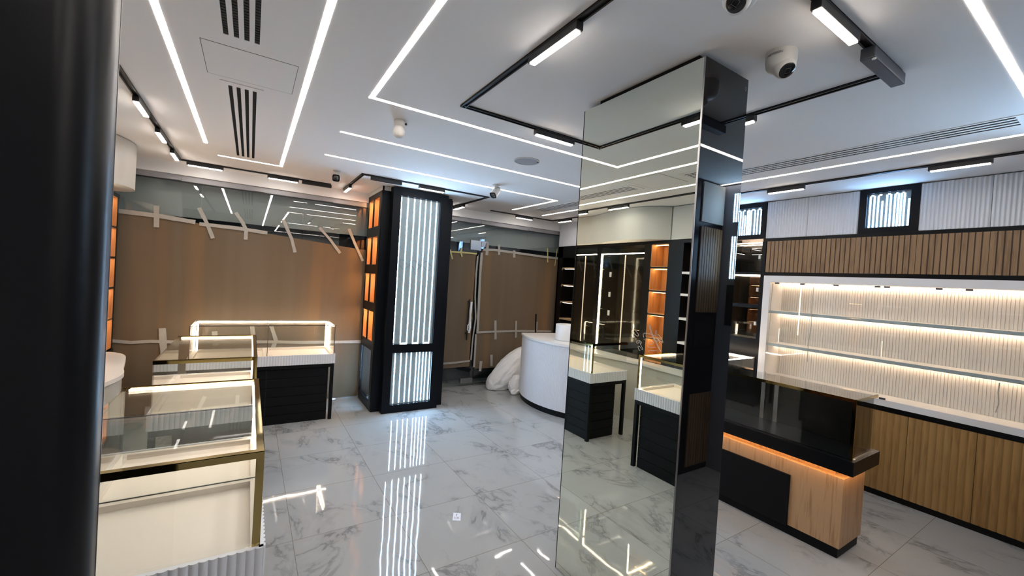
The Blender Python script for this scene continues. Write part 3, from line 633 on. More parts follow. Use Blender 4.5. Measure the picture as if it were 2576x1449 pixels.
# ------------------------------------------------------------------ glass showcases, left group
ZC, ZB, ZL = 1.041, 0.727, 0.623
def showcase(x0, x1, y0, y1, label, trim='gold', front='x', divs=0, cab=None, split=None, group='glass showcases on black planked cabinets'):
    """x0..x1, y0..y1 the glass box; fluted tray under it, leg frame and planked cabinet below"""
    t = thing('glass_showcase', label, 'display case', ((x0+x1)/2, (y0+y1)/2, 0), group)
    o = 0.012
    tray = MB()
    tray.fluted((x0-o, y0-o), (x1+o, y0-o), (0, -1), ZL, ZB, 0.025, 0.006, 0.014)
    tray.fluted((x1+o, y0-o), (x1+o, y1+o), (1, 0), ZL, ZB, 0.025, 0.006, 0.014)
    tray.fluted((x1+o, y1+o), (x0-o, y1+o), (0, 1), ZL, ZB, 0.025, 0.006, 0.014)
    tray.fluted((x0-o, y1+o), (x0-o, y0-o), (-1, 0), ZL, ZB, 0.025, 0.006, 0.014)
    tr = part('fluted_tray', tray, 'flute', t)
    secs = [(x0, x1, y0, y1)]
    if split: secs = [(x0, x1, y0, split-.003), (x0, x1, split+.003, y1)]
    if divs: xd = (x0+x1)/2; secs = [(x0, xd-.003, y0, y1), (xd+.003, x1, y0, y1)]
    dk = MB(); bw = .026
    for (a_, b_, c_, d_) in secs:
        dk.box(a_, b_, c_, d_, ZB-.045, ZB-.026)
        dk.box(a_, a_+bw, c_, d_, ZB-.026, ZB-.002, b=.001).box(b_-bw, b_, c_, d_, ZB-.026, ZB-.002, b=.001).box(a_+bw, b_-bw, c_, c_+bw, ZB-.026, ZB-.002, b=.001).box(a_+bw, b_-bw, d_-bw, d_, ZB-.026, ZB-.002, b=.001)
    part('deck', dk, 'deck', t)
    if split:
        part('dividing_pane', box(x0+.006, x1-.006, split-.003, split+.003, ZB-.002, ZC-.007), 'case', t)
        part('glass_edge', MB().box(x0, x1-.022, split-.001, split+.001, ZC-.0004, ZC+.0012), 'gedge', t)
        part('glass_edge', box(x0+.006, x1-.006, split-.002, split+.002, ZB-.0018, ZB+.001), 'gedge', t)
    g = 0.006
    for q in ((x0, x1, y0, y0+g), (x0, x1, y1-g, y1), (x1-g, x1, y0+g, y1-g), (x0, x0+g, y0+g, y1-g)):
        part('side_pane', box(*q, ZB, ZC-0.007), 'case', t)
    part('top_pane', box(x0+0.001, x1-0.001, y0+0.001, y1-0.001, ZC-0.0065, ZC-0.0005), 'case', t)
    e = MB(); w_ = 0.022 if trim == 'gold' else 0.005
    tm = 'gold' if trim == 'gold' else 'gedge'
    if trim == 'gold':
        part('top_trim', MB().box(x0-.001, x1+.001, y0-.0015, y0+w_, ZC-0.001, ZC+0.0008).box(x0-.001, x1+.001, y0-.0015, y0, ZC-w_, ZC+.0008), tm, t, 'brass edge')
        part('top_trim', MB().box(x0-.001, x1+.001, y1-w_, y1+.0015, ZC-0.001, ZC+0.0008).box(x0-.001, x1+.001, y1, y1+.0015, ZC-w_, ZC+.0008), tm, t, 'brass edge')
        part('top_trim', MB().box(x1-w_, x1+.0015, y0+w_, y1-w_, ZC-0.001, ZC+0.0008).box(x1, x1+.0015, y0, y1, ZC-w_, ZC+.0008), tm, t, 'brass edge')
        for yy in (y0, y1):
            s_ = 1 if yy == y0 else -1
            part('corner_post', MB().box(x1-w_, x1+.0015, min(yy-s_*.0015, yy), max(yy-s_*.0015, yy), ZB, ZC-w_).box(x1, x1+.0015, min(yy, yy+s_*w_), max(yy, yy+s_*w_), ZB, ZC-w_), tm, t, 'brass corner post')
        part('led_bar', box(x0+.02, x1-.03, y1-.022, y1-.010, ZC-.018, ZC-.010, b=.003), 'caseled', t)
        part('led_bar', box(x1-.020, x1-.010, y1-.022, y1-.012, ZB+.002, ZC-.022, b=.002), 'caseled', t)
        part('lit_rim', box(x1-.030, x1-.0225, y0+.03, y1-.03, ZC-.017, ZC-.007, b=.002), 'rim', t)  # pane edge glow painted as weak emission, no lamp of its own
    else:
        ed = MB()
        ed.box(x0-.001, x1+.001, y0-.001, y0+.004, ZC-.004, ZC+.001).box(x0-.001, x0+.004, y0, y1, ZC-.003, ZC+.001).box(x1-.004, x1+.001, y0, y1, ZC-.003, ZC+.001).box(x0-.001, x1+.001, y1-.004, y1+.001, ZC-.004, ZC+.001)
        for xx in (x0, x1): ed.box(xx-.003, xx+.003, y0-.001, y0+.003, ZB, ZC)
        part('glass_edge', ed, 'gedge', t)
        part('led_bar', box(x0+.02, x1-.02, y1-.022, y1-.010, ZC-.020, ZC-.008, b=.003), 'caseled', t)
        for xx in (x0+.018, x1-.018):
            part('led_bar', box(xx-.006, xx+.006, y0+.02, y1-.03, ZC-.016, ZC-.008, b=.002), 'caseled', t)
            part('led_bar', box(xx-.008, xx+.008, y1-.022, y1-.010, ZB+.0, ZC-.022, b=.002), 'caseled', t)
        for k in range(divs):
            xd = x0+(x1-x0)*(k+1)/(divs+1)
            part('dividing_pane', box(xd-.003, xd+.003, y0+g, y1-g, ZB-.02, ZC-.007), 'case', t)
            part('glass_edge', MB().box(xd-.002, xd+.002, y0-.001, y0+.002, ZB, ZC).box(xd-.0015, xd+.0015, y0, y1, ZC-.0003, ZC+.0015), 'gedge', t)
    # leg frame
    lf = MB(); lw = 0.034
    lf.box(x0-.008, x1+.008, y0-.008, y0+.028, ZL-.04, ZL-.001, b=.003).box(x0-.008, x1+.008, y1-.028, y1+.008, ZL-.04, ZL-.001, b=.003)
    lf.box(x0-.008, x0+.028, y0+.02, y1-.02, ZL-.04, ZL-.001, b=.003).box(x1-.028, x1+.008, y0+.02, y1-.02, ZL-.04, ZL-.001, b=.003)
    part('leg_frame', lf, 'blackmat', t)
    cx0, cx1, cy0, cy1 = cab
    for (lx, ly) in ((x0-.008, y0-.008), (x1+.008-lw, y0-.008), (x0-.008, y1+.008-lw), (x1+.008-lw, y1+.008-lw)):
        if cx0 < lx+lw/2 < cx1 and cy0 < ly+lw/2 < cy1: continue
        part('leg', box(lx, lx+lw, ly, ly+lw, 0, ZL-.04, b=.003), 'blackmat', t)
    # planked cabinet
    cb = MB(); n = 6; hgt = (ZL-.045)/n
    for k in range(n): cb.box(cx0, cx1, cy0, cy1, hgt*k+.002, hgt*(k+1)-.002, b=.0035)
    cb.box(cx0+.006, cx1-.006, cy0+.006, cy1-.006, 0, ZL-.042)
    c = part('cabinet', cb, 'blackmat', t)
    if front == 'y': part('door_joint', box((cx0+cx1)/2-.002, (cx0+cx1)/2+.002, cy0-.0008, cy0+.004, hgt+.002, ZL-.05), 'void', c)
    return t
showcase(-0.475, 0.065, 1.560, 2.587, 'nearest brass-edged glass showcase with white fluted tray', cab=(-0.44, 0.045, 1.64, 2.545), split=2.085)
showcase(-0.465, 0.065, 3.200, 4.235, 'middle brass-edged glass showcase, behind the nearest one', cab=(-0.35, 0.045, 3.236, 4.19))
showcase(-0.455, 0.820, 4.880, 5.390, 'long glass showcase with black edges standing in front of the brown paper', 'black', 'y', 1, cab=(-0.40, 0.775, 4.895, 5.36))
part_ = None

# ------------------------------------------------------------------ right counter
t = thing('sales_counter', 'oak counter with black slab, glass top box and amber under-light', 'counter', (3.43, 1.7, 0))
cy0, cy1 = 1.046, 2.32
part('plinth', box(3.262, 3.585, cy0, cy1, 0, 0.068), 'blackmat', t)
part('body', box(3.248, 3.600, cy0-.012, cy1+.01, 0.068, 0.52, b=.003), 'oak', t)
part('front_board', box(3.234, 3.2478, 1.335, 2.05, 0.062, 0.42, b=.002), 'blackmat', t, 'black board fixed to the oak front')
part('neck', box(3.30, 3.56, 1.10, 2.30, 0.52, 0.568), 'oak', t)
part('slab', MB().box(3.212, 3.655, 0.980, 2.37, 0.574, 0.655, b=.002).box(3.2125, 3.2205, 0.981, 2.368, 0.5635, 0.574).box(3.2205, 3.654, 0.981, 0.989, 0.5635, 0.574), 'lacq', t, 'thick black slab')
part('light_strip', MB().box(3.2225, 3.2305, 1.0, 2.35, 0.569, 0.5735).box(3.232, 3.60, 0.992, 1.000, 0.569, 0.5735), 'under', t)
gx0, gx1, gy0, gy1, gz = 3.238, 3.606, 0.998, 2.34, 1.040
for q in ((gx0, gx0+.008, gy0, gy1), (gx0+.008, gx1, gy0, gy0+.008), (gx0+.008, gx1, gy1-.008, gy1)):
    part('side_pane', box(*q, 0.656, gz-.009), 'case', t)
part('top_pane', box(gx0+.001, gx1, gy0+.001, gy1, gz-.008, gz), 'case', t)
part('top_trim', MB().box(gx0-.0015, gx0, gy0-.001, gy1, gz-.020, gz+.001).box(gx0-.001, gx0+.006, gy0, gy1, gz, gz+.001), 'gold', t, 'brass edge')
part('top_trim', MB().box(gx0-.001, gx1, gy0-.0015, gy0, gz-.018, gz+.001).box(gx0, gx1, gy0-.001, gy0+.006, gz, gz+.001), 'gold', t, 'brass edge')
part('corner_post', MB().box(gx0-.0015, gx0, gy0-.001, gy0+.018, .656, gz-.018).box(gx0, gx0+.010, gy0-.0015, gy0, .656, gz-.018), 'gold', t, 'brass corner post')
part('rear_doors', MB().box(gx1-.012, gx1, gy0+.02, 1.62, .657, gz-.010).box(gx1-.020, gx1-.014, 1.60, gy1-.01, .657, gz-.010), 'smoke', t, 'smoked sliding doors')
part('deck', box(gx0+.009, gx1-.021, gy0+.009, gy1-.009, .6555, .662), 'lacq', t)
part('pane_rib', box(gx1-.03, gx1-.022, 1.60, 1.63, .66, gz-.01), 'chrome', t)
part('pane_rib', box(gx1-.03, gx1-.022, 1.70, 1.73, .66, gz-.01), 'chrome', t)

# lit case by the right wall, mostly behind the pillar
t = thing('glass_showcase', 'dark showcase with a lit glass top behind the oak counter', 'display case', (4.06, 2.9, 0), 'dark cases along the right wall')
part('cabinet', box(3.78, 4.36, 2.21, 3.5, 0, 0.70, b=.004), 'blackmat', t)
for q in ((3.78, 3.788, 2.20, 3.5), (3.788, 4.368, 2.20, 2.208), (4.362, 4.37, 2.208, 3.5)): part('side_pane', box(*q, 0.702, 1.03), 'case', t)
part('top_pane', box(3.78, 4.37, 2.20, 3.5, 1.032, 1.04), 'case', t)
part('led_bar', box(4.345, 4.358, 2.22, 3.48, 1.015, 1.029, b=.003), 'caseled', t)
part('led_bar', box(3.80, 4.345, 2.212, 2.220, 1.020, 1.029, b=.002), 'caseled', t)

# ------------------------------------------------------------------ right wall of fitted units (front plane x = 4.65)
XR = 4.65; ZW = 2.668
def cabx(name, label, cat, y0, y1, z0, z1, doors, mode, mat, pitch, carc='lacq', depth=0.28, group=None, rel=0.006, lab=None):
    t = thing(name, label, cat, (XR+depth/2, (y0+y1)/2, z0), group)
    part('carcass', box(XR+0.022, XR+depth, y0, y1, z0, z1), carc, t)
    n = len(doors)-1
    for i in range(n):
        a, b = doors[i]+0.0015, doors[i+1]-0.0015
        mb = MB().fluted((XR+0.008 if mode != 'groove' else XR+0.006, b), (XR+0.008 if mode != 'groove' else XR+0.006, a), (-1, 0), z0+0.002, z1-0.002, pitch, rel, 0.012, mode)
        d = part('door', mb, mat, t)
        if mode == 'groove':
            part('groove_backing', box(XR+0.0045, XR+0.0058, a, b, z0+0.003, z1-0.003), 'groove', d)
    return t
cabx('overhead_cabinet', 'white fluted overhead cabinet at the top of the right wall, next to the pillar', 'cabinet', 1.522, 2.322, 2.276, ZW, [1.522, 1.934, 2.322], 'wave', 'flute', 0.025, group='white fluted overhead cabinets', rel=.009)
cabx('overhead_cabinet', 'white fluted overhead cabinet at the top right corner of the view', 'cabinet', -0.08, 1.118, 2.276, ZW, [-0.08, 0.320, 0.722, 1.118], 'wave', 'flute', 0.025, group='white fluted overhead cabinets', rel=.009)
cabx('slatted_cabinet', 'row of brown slatted flap doors under the white fluted cabinets', 'cabinet', -0.08, 2.296, 1.914, 2.246, [-0.08, 0.320, 0.716, 1.119, 1.527, 1.909, 2.296], 'groove', 'slat', 0.037)
cabx('base_cabinet', 'low brown slatted cabinets under the white display niche', 'cabinet', -0.08, 2.30, 0.045, 0.733, [-0.08, 0.310, 0.700, 1.086, 1.475, 1.885, 2.30], 'scallop', 'base', 0.042, rel=.007)
for q, lab in (((-0.08, 2.337, 2.246, 2.276), 'black rail between the white fluted cabinets and the brown slats'), ((-0.08, 2.303, 1.880, 1.914), 'black rail between the brown slats and the white niche'),
               ((-0.08, 2.303, 0.733, 0.775), 'black rail under the white niche'), ((-0.08, 2.303, 0.0, 0.0449), 'black plinth at the foot of the brown base cabinets'), ((2.3045, 2.3370, 0.0, 2.2455), 'upright black post at the left end of the white niche')):
    solo('cabinet_rail', box(XR+.001, XR+.28, *q), 'lacq', lab, 'rail', 'black rails between the fitted cabinets')
# white display niche
t = thing('display_niche', 'wide white niche with glass doors, two shelves and warm light', 'display case', (XR+.14, 1.1, 0.775))
ya, yb, za, zb = -0.08, 2.304, 0.775, 1.880
oa, ob, oc, od = -0.02, 2.236, 0.828, 1.812
f = MB().box(XR, XR+.285, ob, yb, za, zb).box(XR, XR+.285, ya, oa, za, zb).box(XR, XR+.285, oa, ob, od, zb).box(XR, XR+.285, oa, ob, za, oc)
part('frame', f, 'white', t)
part('ribbed_back', MB().fluted((XR+.275, ob), (XR+.275, oa), (-1, 0), oc, od, 0.0215, 0.004, 0.008, 'groove', 0.003), 'niche', t)
for z in (1.486, 1.142):
    s_ = part('shelf', box(XR+.030, XR+.270, oa, ob, z, z+.026), 'niche', t)
    part('shelf_edge', box(XR+.022, XR+.030, oa, ob, z-.001, z+.027), 'ledge', s_, 'blue-grey front edge')
    part('light_strip', box(XR+.235, XR+.245, oa+.01, ob-.01, z-.0045, z-.0005), 'warm', s_)
part('light_strip', box(XR+.235, XR+.245, oa+.01, ob-.01, od-.006, od-.0005), 'warm', t)
g0 = [oa, 0.42, 0.87, 1.32, 1.78, ob]
for a, b in zip(g0, g0[1:]): part('glass_door', box(XR+.004, XR+.009, a+.002, b-.002, oc+.002, od-.002), 'case', t)
for z, y in ((od, 2.17), (od, 1.935), (od, 1.655), (od, 1.350), (od, 1.285), (od, 0.965), (od, 0.80), (od, 0.45), (oc+.02, 1.262)):
    part('hinge', box(XR-.004, XR+.016, y-.020, y+.020, z-.018, z-.004, b=.002), 'driver', t)
for pts in ([(2.215, 1.80), (2.222, 1.6), (2.217, 1.4), (2.223, 1.2), (2.22, 1.08)], [(1.84, 1.78), (1.845, 1.6), (1.838, 1.4), (1.85, 1.2), (1.846, 1.04)], [(0.615, 1.13), (0.618, 1.06), (0.61, 0.98), (0.622, 0.91)]):
    part('cable', MB().tube([(XR+.013, y, z) for y, z in pts], 0.003, 6), 'etched', t, 'thin white wire hanging inside the glass')
# square light boxes above
def lightbox(y0, y1, z0, z1, gy0, gy1, gz0, gz1, ys, label, x=XR, grp='light boxes with zigzag led tape'):
    t = thing('light_box', label, 'light box', (x+.05, (y0+y1)/2, z0), grp)
    f = MB().box(x, x+.05, y0, gy0, z0, z1).box(x, x+.05, gy1, y1, z0, z1).box(x, x+.05, gy0, gy1, z0, gz0).box(x, x+.05, gy0, gy1, gz1, z1)
    part('frame', f, 'navy' if x == XR else 'frame2', t)
    p = part('light_panel', box(x+.030, x+.036, gy0, gy1, gz0, gz1), 'milk', t)
    for i, y in enumerate(ys):
        part('led_strip', box(x+.0285, x+.0298, y-.0055, y+.0055, gz0+.006, gz1-.02-(.05 if i % 7 == 3 else 0)), 'coolb', p)
    for i in range(0, len(ys)-1, 2): part('led_link', box(x+.0285, x+.0298, ys[i]-.0055, ys[i+1]+.0055, gz1-.0195, gz1-.0095), 'cooly', p)
BOXC = (0.30, 0.58, 1.0)
M['cooly'] = led_dots('cool_led_tape_along', BOXC, 6*K, 1, 0.016)
M['coolb'] = led_dots('cool_led_tape_boxes', BOXC, 6*K, 2, 0.016)
lightbox(1.118, 1.522, 2.276, ZW, 1.175, 1.469, 2.324, 2.630, [1.452, 1.424, 1.397, 1.368, 1.338, 1.312, 1.284, 1.262, 1.243, 1.222, 1.192], 'bluish light box between the two white fluted cabinets')
lightbox(2.322, 2.72, 2.276, ZW, 2.375, 2.665, 2.324, 2.622, [2.645, 2.617, 2.59, 2.565, 2.54, 2.52, 2.50, 2.46, 2.43, 2.395], 'bluish light box half hidden by the mirrored pillar')
cabx('overhead_cabinet', 'white fluted overhead cabinet behind the pillar on the right wall', 'cabinet', 2.72, 4.5, 2.276, ZW, [2.72, 3.16, 3.6, 4.05, 4.5], 'wave', 'flute', 0.025, group='white fluted overhead cabinets', rel=.009)
# black shelving beside the niche
t = thing('shelving_unit', 'black shelving with smoked backs and thin lights beside the white niche', 'shelves', (XR+.14, 3.0, 0))
mb = MB(); opens = [(1.190, 1.522), (1.560, 1.887), (1.915, 2.240)]; yA, yB = 2.343, 2.70
mb.box(XR, XR+.28, yA, 4.45, 0, 1.190).box(XR, XR+.28, yB, 4.45, 1.190, 2.246)
for a, b in ((1.522, 1.560), (1.887, 1.915)): mb.box(XR, XR+.28, yA, yB, a, b)
mb.box(XR+.26, XR+.28, yA, yB, 1.19, 2.246).box(XR, XR+.28, 2.3375, yA, 0, 2.246)
part('carcass', mb, 'lacq', t)
for i, (a, b) in enumerate(opens):
    part('back_panel', box(XR+.25, XR+.259, yA, yB, a, b), 'smoke', t)
    part('glass_door', box(XR+.003, XR+.008, yA+.002, yB-.002, a+.003, b-.003), 'case', t)
    if i: part('light_strip', MB().box(XR+.022, XR+.029, yA+.004, yB, b-.010, b-.002).box(XR+.20, XR+.206, yA+.004, yB, b-.010, b-.002), 'warm', t)
    part('clip', box(XR-.003, XR+.012, yA+.01, yA+.032, (a+b)/2-.02, (a+b)/2+.02, b=.002), 'plastic', t)
part('cable', MB().tube([(XR+.10, 2.352, 1.87), (XR+.10, 2.36, 1.80), (XR+.10, 2.372, 1.72), (XR+.10, 2.38, 1.62), (XR+.10, 2.383, 1.565)], .0035, 6), 'etched', t)
part('glass_box', MB().box(XR+.03, XR+.034, 2.36, 2.60, 1.19, 1.36).box(XR+.03, XR+.2, 2.36, 2.60, 1.36, 1.363), 'case', t)

# far right corner unit: fluted box over dark shelves
t = thing('corner_shelving', 'dark shelves with tan lit ledges in the far corner beside the paper', 'shelves', (4.65, 5.0, 0))
XC = 4.455
mb = MB().box(XC, XC+.03, 5.48, 5.60, 0, 2.29).box(XC, XW-.02, 5.57, 5.60, 0, 2.29).box(XC, XW-.02, 4.52, 4.56, 0, 2.29).box(XW-.06, XW-.02, 4.56, 5.57, 0, 2.29).box(XC, XW-.06, 4.56, 5.57, 2.10, 2.29).box(XC, XW-.06, 4.56, 5.57, 0, .45)
part('carcass', mb, 'lacq', t)
part('back_panel', box(XW-.075, XW-.061, 4.56, 5.57, .45, 2.10), 'brownw', t)
for z in (0.78, 1.06, 1.345, 1.63, 1.915):
    s_ = part('shelf', box(XC+.01, XW-.076, 4.56, 5.48, z, z+.022), 'tan', t)
    part('light_strip', box(XC+.05, XC+.056, 4.58, 5.46, z-.005, z-.001), 'warm', s_)
t = thing('fluted_wall_box', 'white ribbed box at the ceiling in the far corner over the dark shelves', 'cabinet', (4.65, 5.1, 2.295))
part('ribbed_front', MB().fluted((XC, 5.60), (XC, 4.52), (-1, 0), 2.292, H-.004, .022, .005, .012), 'flute', t)
part('box_body', box(XC+.0125, XW-.02, 4.52, 5.60, 2.292, H-.004), 'white', t)

# ------------------------------------------------------------------ curved white desk at the back
ccx, ccy = 4.33, 4.37
def arc(R, a0, a1, n): return [(ccx-R*math.cos(math.radians(a0+(a1-a0)*i/n)), ccy+R*math.sin(math.radians(a0+(a1-a0)*i/n))) for i in range(n+1)]
t = thing('reception_desk', 'curved white ribbed desk with stone top left of the mirrored pillar', 'desk', (3.6, 4.3, 0))
A0, A1 = -52, 30.5
def ring(Ro, Ri, n, aend=0.0):
    return arc(Ro, A0, A1, n), [(x, y) for x, y in arc(Ri, A0, A1+20, n)]
o_, i_ = arc(1.100, A0, A1, 60), arc(0.66, A0, A1+18, 60)
part('plinth', MB().slabpath(o_, i_, 0, .075, True), 'blackmat', t)
n = 900; P = arc(1.118, A0, A1, n); Nn = [((x-ccx)/1.118, (y-ccy)/1.118) for x, y in P]
part('ribbed_front', MB().flutedpath(P, Nn, .075, .885, .0155, .0045, .012), 'flute', t)
o_, i_ = arc(1.1045, A0, A1, 60), arc(0.64, A0, A1+20, 60)
part('desk_body', MB().slabpath(o_, i_, .078, .884, True), 'white', t)
o_, i_ = arc(1.135, A0, A1+.6, 60), arc(0.62, A0, A1+21, 60)
part('desk_top', MB().slabpath(o_, i_, .885, .913, True), 'corian', t)
t = thing('round_pedestal', 'white round drum standing on the curved white desk', 'pedestal', (3.585, 4.22, .914))
part('drum', MB().lathe((3.585, 4.22, .914), [(.148, 0), (.15, .004), (.15, .205), (.147, .208), (.001, .208)], 64), 'white', t)
part('base_ring', MB().lathe((3.585, 4.22, .9135), [(.1505, 0), (.152, .001), (.152, .005), (.1505, .006)], 64), 'ledge', t)
solo('black_stick', MB().tube([(3.99, 5.45, 0.0), (3.985, 5.46, .6), (3.975, 5.48, 1.14)], .013, 10), 'blackmat', 'thin black stick standing behind the curved white desk', 'stick')

# ------------------------------------------------------------------ sacks
def sackmesh(c, ax, rad, seed, sub=5, wr=0.10):
    bm = bmesh.new(); bmesh.ops.create_icosphere(bm, subdivisions=sub, radius=1)
    a = Vector(ax).normalized(); u = Vector((0, 1, 0)); v = a.cross(u).normalized(); u = v.cross(a)
    for q in bm.verts:
        p = q.co.copy(); sx = math.copysign(abs(p.x)**0.85, p.x)
        d = 1+wr*noise.noise(p*1.6+Vector((seed, 0, 0)))+wr*1.3*(0.4-abs(noise.noise(p*2.8+Vector((0, seed, 0)))))+wr*0.8*(0.3-abs(noise.noise(Vector((p.x*2, p.y*6, p.z*6+seed)))))+wr*0.22*noise.noise(p*9)
        w_ = Vector(c)+a*sx*rad[0]*(1+0.04*d)+u*p.y*rad[1]*d+v*p.z*rad[2]*d
        if w_.z < 0.004: w_.z = 0.004+0.0008*(w_.z)
        q.co = w_
    return MB().bm(bm, True)
t = thing('waste_sack', 'large bulging white woven sack leaning by the curved desk', 'sack', (3.5, 5.35, 0))
part('sack_body', sackmesh((3.52, 5.40, .275), (1, .05, .72), (.50, .20, .205), 3), 'sack', t)
from mathutils.bvhtree import BVHTree
sk = sackmesh((3.52, 5.40, .275), (1, .05, .72), (.50, .20, .205), 3); bv = BVHTree.FromPolygons(sk.v, sk.f); mb = MB()
for (xa, za_), (xb, zb_), n in (((3.31, .105), (3.66, .30), 34), ((3.40, .09), (3.60, .16), 18)):
    for k in range(n):
        if k % 7 == 6: continue
        f_ = k/(n-1); x, z = xa+(xb-xa)*f_, za_+(zb_-za_)*f_
        P4 = []
        for dx, dz in ((0, 0), (.0035, .002), (.001, .014), (-.0025, .012)):
            h_ = bv.ray_cast(Vector((x+dx, 4.4, z+dz)), Vector((0, 1, 0)))
            if h_[0] is None: P4 = []; break
            P4.append((h_[0].x, h_[0].y-.0012, h_[0].z))
        if len(P4) == 4: mb.add(P4, [(0, 1, 2, 3)])
part('print', mb, 'print', t, 'faint rows of grey print on the sack')
t = thing('waste_sack', 'small crumpled white sack at the foot of the curved desk', 'sack', (3.35, 5.1, 0))
part('sack_body', sackmesh((3.375, 5.06, .135), (.4, .1, 1), (.135, .085, .09), 9, 4, .22), 'sack', t)
part('sack_tail', sackmesh((3.37, 5.01, .055), (1, .2, .35), (.105, .05, .05), 15, 4, .30), 'sack', t)

# leaflet on the floor
t = thing('leaflet', 'small pale printed card lying on the marble floor', 'leaflet', (1.277, 2.54, .001))
P = [(1.234, 2.515), (1.281, 2.486), (1.322, 2.566), (1.279, 2.597)]
part('card', MB().prism(P, .0006, .0016), 'card', t)
def onP(u, v): return tuple((1-u)*(1-v)*P[0][i]+u*(1-v)*P[1][i]+u*v*P[2][i]+(1-u)*v*P[3][i] for i in (0, 1))
mb = MB()
for (u0, u1, v0, v1) in [(.42, .52, .62, .86), (.2, .26, .2, .45), (.38, .43, .15, .5), (.55, .6, .2, .45), (.7, .76, .2, .45)]:
    mb.prism([onP(u0, v0), onP(u1, v0), onP(u1, v1), onP(u0, v1)], .0016, .0019)
part('print', mb, 'print', t)

# ------------------------------------------------------------------ left wall units (front plane x = -1.12), seen in the mirror and past the black column
XL = -1.12
t = thing('curved_cabinet', 'white curved cabinet hanging under the ceiling over the left wall', 'cabinet', (-1.3, 4.2, 2.265))
wav = [(3.22, -1.105), (3.37, -.985), (3.56, -.89), (3.84, -.870), (4.175, -.955), (4.48, -1.02), (4.60, -1.015), (4.77, -.985), (4.88, -.945), (5.0, -.925), (5.12, -.93), (5.22, -.955), (5.30, -1.01), (5.345, -1.09), (5.355, -1.20)]
wp = smooth_path(wav); O = [(x, y) for y, x in wp]; I = [(-1.54, min(y, 5.35)) for x, y in O]
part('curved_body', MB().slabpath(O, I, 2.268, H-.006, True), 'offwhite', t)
t = thing('overhead_cabinet', 'plain white overhead cabinet beside the curved one, seen in the mirror', 'cabinet', (-1.3, 2.5, 2.265), 'white overhead cabinets of the left wall')
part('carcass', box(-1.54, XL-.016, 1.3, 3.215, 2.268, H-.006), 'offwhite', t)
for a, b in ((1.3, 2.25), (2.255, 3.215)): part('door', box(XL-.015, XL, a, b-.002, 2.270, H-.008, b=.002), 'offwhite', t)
t = thing('wall_shelving', 'black glossy shelving wall with light lines and amber niches on the left', 'shelves', (-1.3, 4.0, 0))
nL = (3.241, 3.496); nzL = [(.76, 1.031), (1.053, 1.33), (1.361, 1.623), (1.655, 1.916), (1.948, 2.218)]
mb = MB()
mb.box(-1.54, -1.50, 2.9, 5.58, 0, 2.262).box(-1.50, XL, 2.9, 5.58, 2.225, 2.262).box(-1.50, XL, 2.9, 5.58, 0, .735)
for a, b in ((3.035, 3.241), (3.496, 3.604), (4.375, 4.465), (4.905, 5.25), (5.505, 5.545)): mb.box(-1.50, XL, a, b, .735, 2.225)
mb.box(-1.545, -1.5, 1.2, 2.9, 0, 2.262)
part('carcass', mb, 'lacq', t)
mb = MB()
for a, b in ((3.604, 4.375), (4.465, 4.905)): mb.box(-1.50, -1.49, a, b, .735, 2.225)
part('back_panel', mb, 'smoke', t, 'smoked reflective back')
for (a, b) in ((3.604, 4.375), (4.465, 4.905)):
    for z in (1.05, 1.33, 1.62, 1.90): part('glass_shelf', box(-1.488, XL-.02, a+.002, b-.002, z, z+.006), 'case', t)
    part('glass_door', box(XL-.008, XL-.003, a+.002, b-.002, .74, 2.215), 'case', t)
part('light_strip', box(XL-.002, XL+.006, 3.604, 4.36, 2.112, 2.124), 'caseled', t)
part('light_strip', box(XL-.002, XL+.006, 4.468, 4.905, 2.112, 2.124), 'caseled', t)
part('light_strip', box(XL-.002, XL+.008, 4.352, 4.368, .84, 2.124), 'caseled', t)
M['beads'] = led_dots('warm_led_tape', (1, .66, .45), .13, 2, .028)
for y in (3.93, 4.72): part('led_tape', MB().box(XL-.018, XL-.010, y-.007, y-.002, .80, 2.10).box(XL-.018, XL-.010, y+.002, y+.007, .813, 2.10), 'beads', t)
for y in (4.16, 4.17, 4.18): pass
for (y, z) in ((4.17, 1.83), (4.165, 1.55), (4.16, 1.29)): part('clip', box(XL-.002, XL+.006, y-.018, y+.018, z-.035, z+.035, b=.002), 'plastic', t)
def lniche(y0, y1, zs, mat='nwood', spot='orange'):
    for (za_, zb_) in zs:
        nb = MB().box(-1.36, -1.35, y0, y1, za_, zb_).box(-1.35, XL-.001, y0-.006, y0, za_, zb_).box(-1.35, XL-.001, y1, y1+.006, za_, zb_).box(-1.35, XL-.001, y0, y1, za_-.008, za_).box(-1.35, XL-.001, y0, y1, zb_, zb_+.008)
        nn = part('niche', nb, mat, t, 'amber-lit wooden niche')
        if spot: part('light_strip', box(-1.20, -1.19, y0+.01, y1-.01, zb_-.006, zb_-.0005), 'nled', nn)
M['nled'] = emit('niche_led', (1.0, .62, .30), 9*K)
lniche(nL[0]+.006, nL[1]-.006, nzL)
part('niche_bars', MB().box(-1.345, XL, nL[0], nL[1], .735, .752).box(-1.36, XL, nL[0], nL[1], 1.0395, 1.0445), 'lacq', t)
for i in range(len(nzL)-1): part('niche_bars', box(-1.49, XL+.001, nL[0], nL[1], nzL[i][1]+.0085, nzL[i+1][0]-.0085), 'lacq', t)
lniche(5.262, 5.493, nzL)
for i in range(len(nzL)-1): part('niche_bars', box(-1.49, XL+.001, 5.25, 5.505, nzL[i][1]+.0085, nzL[i+1][0]-.0085), 'lacq', t)
for z in (1.04, 1.322, 1.602, 1.858): part('white_shelf', box(-1.48, XL+.012, 1.25, 3.029, z, z+.028, b=.002), 'white', t)
part('brown_back', box(-1.499, -1.489, 1.25, 3.03, .80, 2.225), 'brownw', t)
part('side_post', box(-1.49, XL, 2.10, 2.13, .735, 2.225), 'lacq', t)
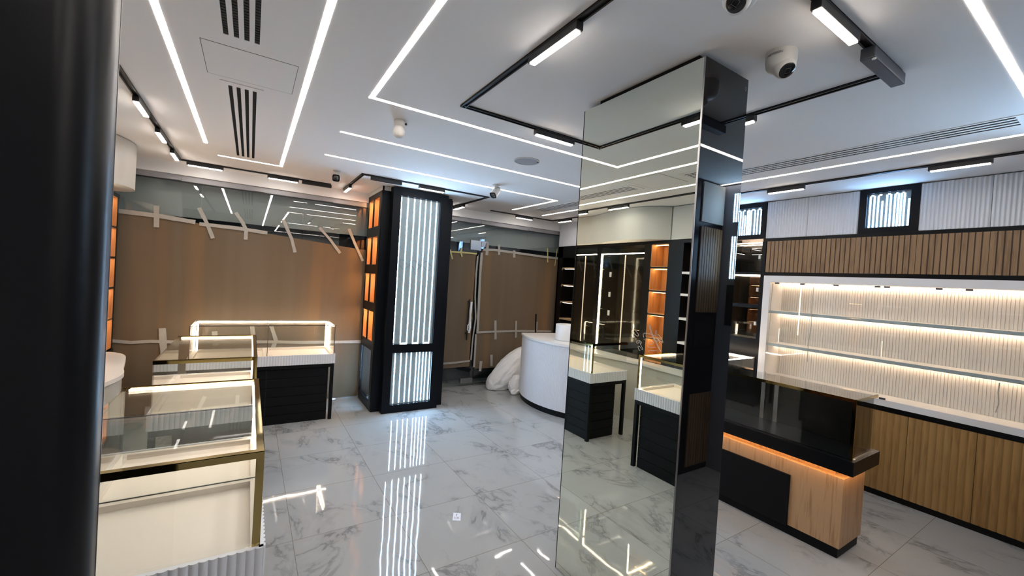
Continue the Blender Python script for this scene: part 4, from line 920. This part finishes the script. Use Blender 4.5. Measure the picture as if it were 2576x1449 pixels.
# curved counter below
t = thing('curved_counter', 'low white curved counter along the left wall behind the showcases', 'counter', (-1.2, 4.0, 0))
wv = [(1.6, -.90), (2.4, -.90), (3.0, -.93), (3.45, -.955), (3.76, -.905), (4.235, -.80), (4.55, -.845), (4.9, -.90), (5.06, -.93), (5.18, -.975), (5.27, -1.04), (5.31, -1.09), (5.33, -1.14)]
wp = smooth_path(wv)
def off(path, d, back):
    O = [(x+d, y) for y, x in path]; return O, [(back, min(y, 5.34)) for x, y in O]
O, I = off(wp, 0, -1.119); O = [(max(x, -1.1185), y) if False else (x, y) for x, y in O]
O2 = [(x, y) for x, y in O if x > -1.10]; I2 = [(-1.118, min(y, 5.31)) for x, y in O2]
part('counter_body', MB().slabpath([(x-.02, y) for x, y in O2], I2, 0, .712, True), 'drab', t)
part('counter_top', MB().slabpath(O2, I2, .7125, .745, True), 'corian', t)

# ------------------------------------------------------------------ return units near the camera's right, seen only in the black glass
t = thing('side_cabinet', 'slatted tall cabinet behind the viewer, seen reflected in the black glass', 'cabinet', (3.5, -.2, 0))
part('carcass', box(2.9, 3.745, -.45, -.112, 0, H-.01), 'lacq', t)
part('upper_door', box(3.40, 3.735, -.1115, -.100, 2.295, 2.655), 'drab', t)
part('slat_door', MB().fluted((3.735, -.106), (3.405, -.106), (0, 1), 1.475, 2.252, .036, .006, .004, 'groove'), 'slat', t)
part('glass_door', box(3.41, 3.70, -.1115, -.104, 1.165, 1.433), 'smoke', t)
part('slat_door', MB().fluted((3.735, -.106), (3.405, -.106), (0, 1), .06, .725, .036, .006, .004, 'groove'), 'slat', t)
t = thing('screen_cabinet', 'grey pier with a black screen and light tape, seen reflected in the black glass', 'cabinet', (4.1, .05, 0))
part('carcass', box(3.75, XR-.004, -.44, .20, 0, H-.01), 'frame2', t)
part('screen', box(3.738, 3.7495, -.025, .16, 1.366, 1.74), 'screen', t)
def vlight(z0, z1, ys):
    p = part('light_panel', box(3.742, 3.7495, -.02, .17, z0, z1), 'milk', t)
    for y in ys: part('led_strip', box(3.7405, 3.7418, y-.005, y+.005, z0+.008, z1-.012), 'cool', p)
vlight(2.314, 2.595, [-.005, .018, .040, .066, .09, .115, .14]); vlight(1.790, 2.20, [-.005, .018, .042, .064, .088, .112, .136])
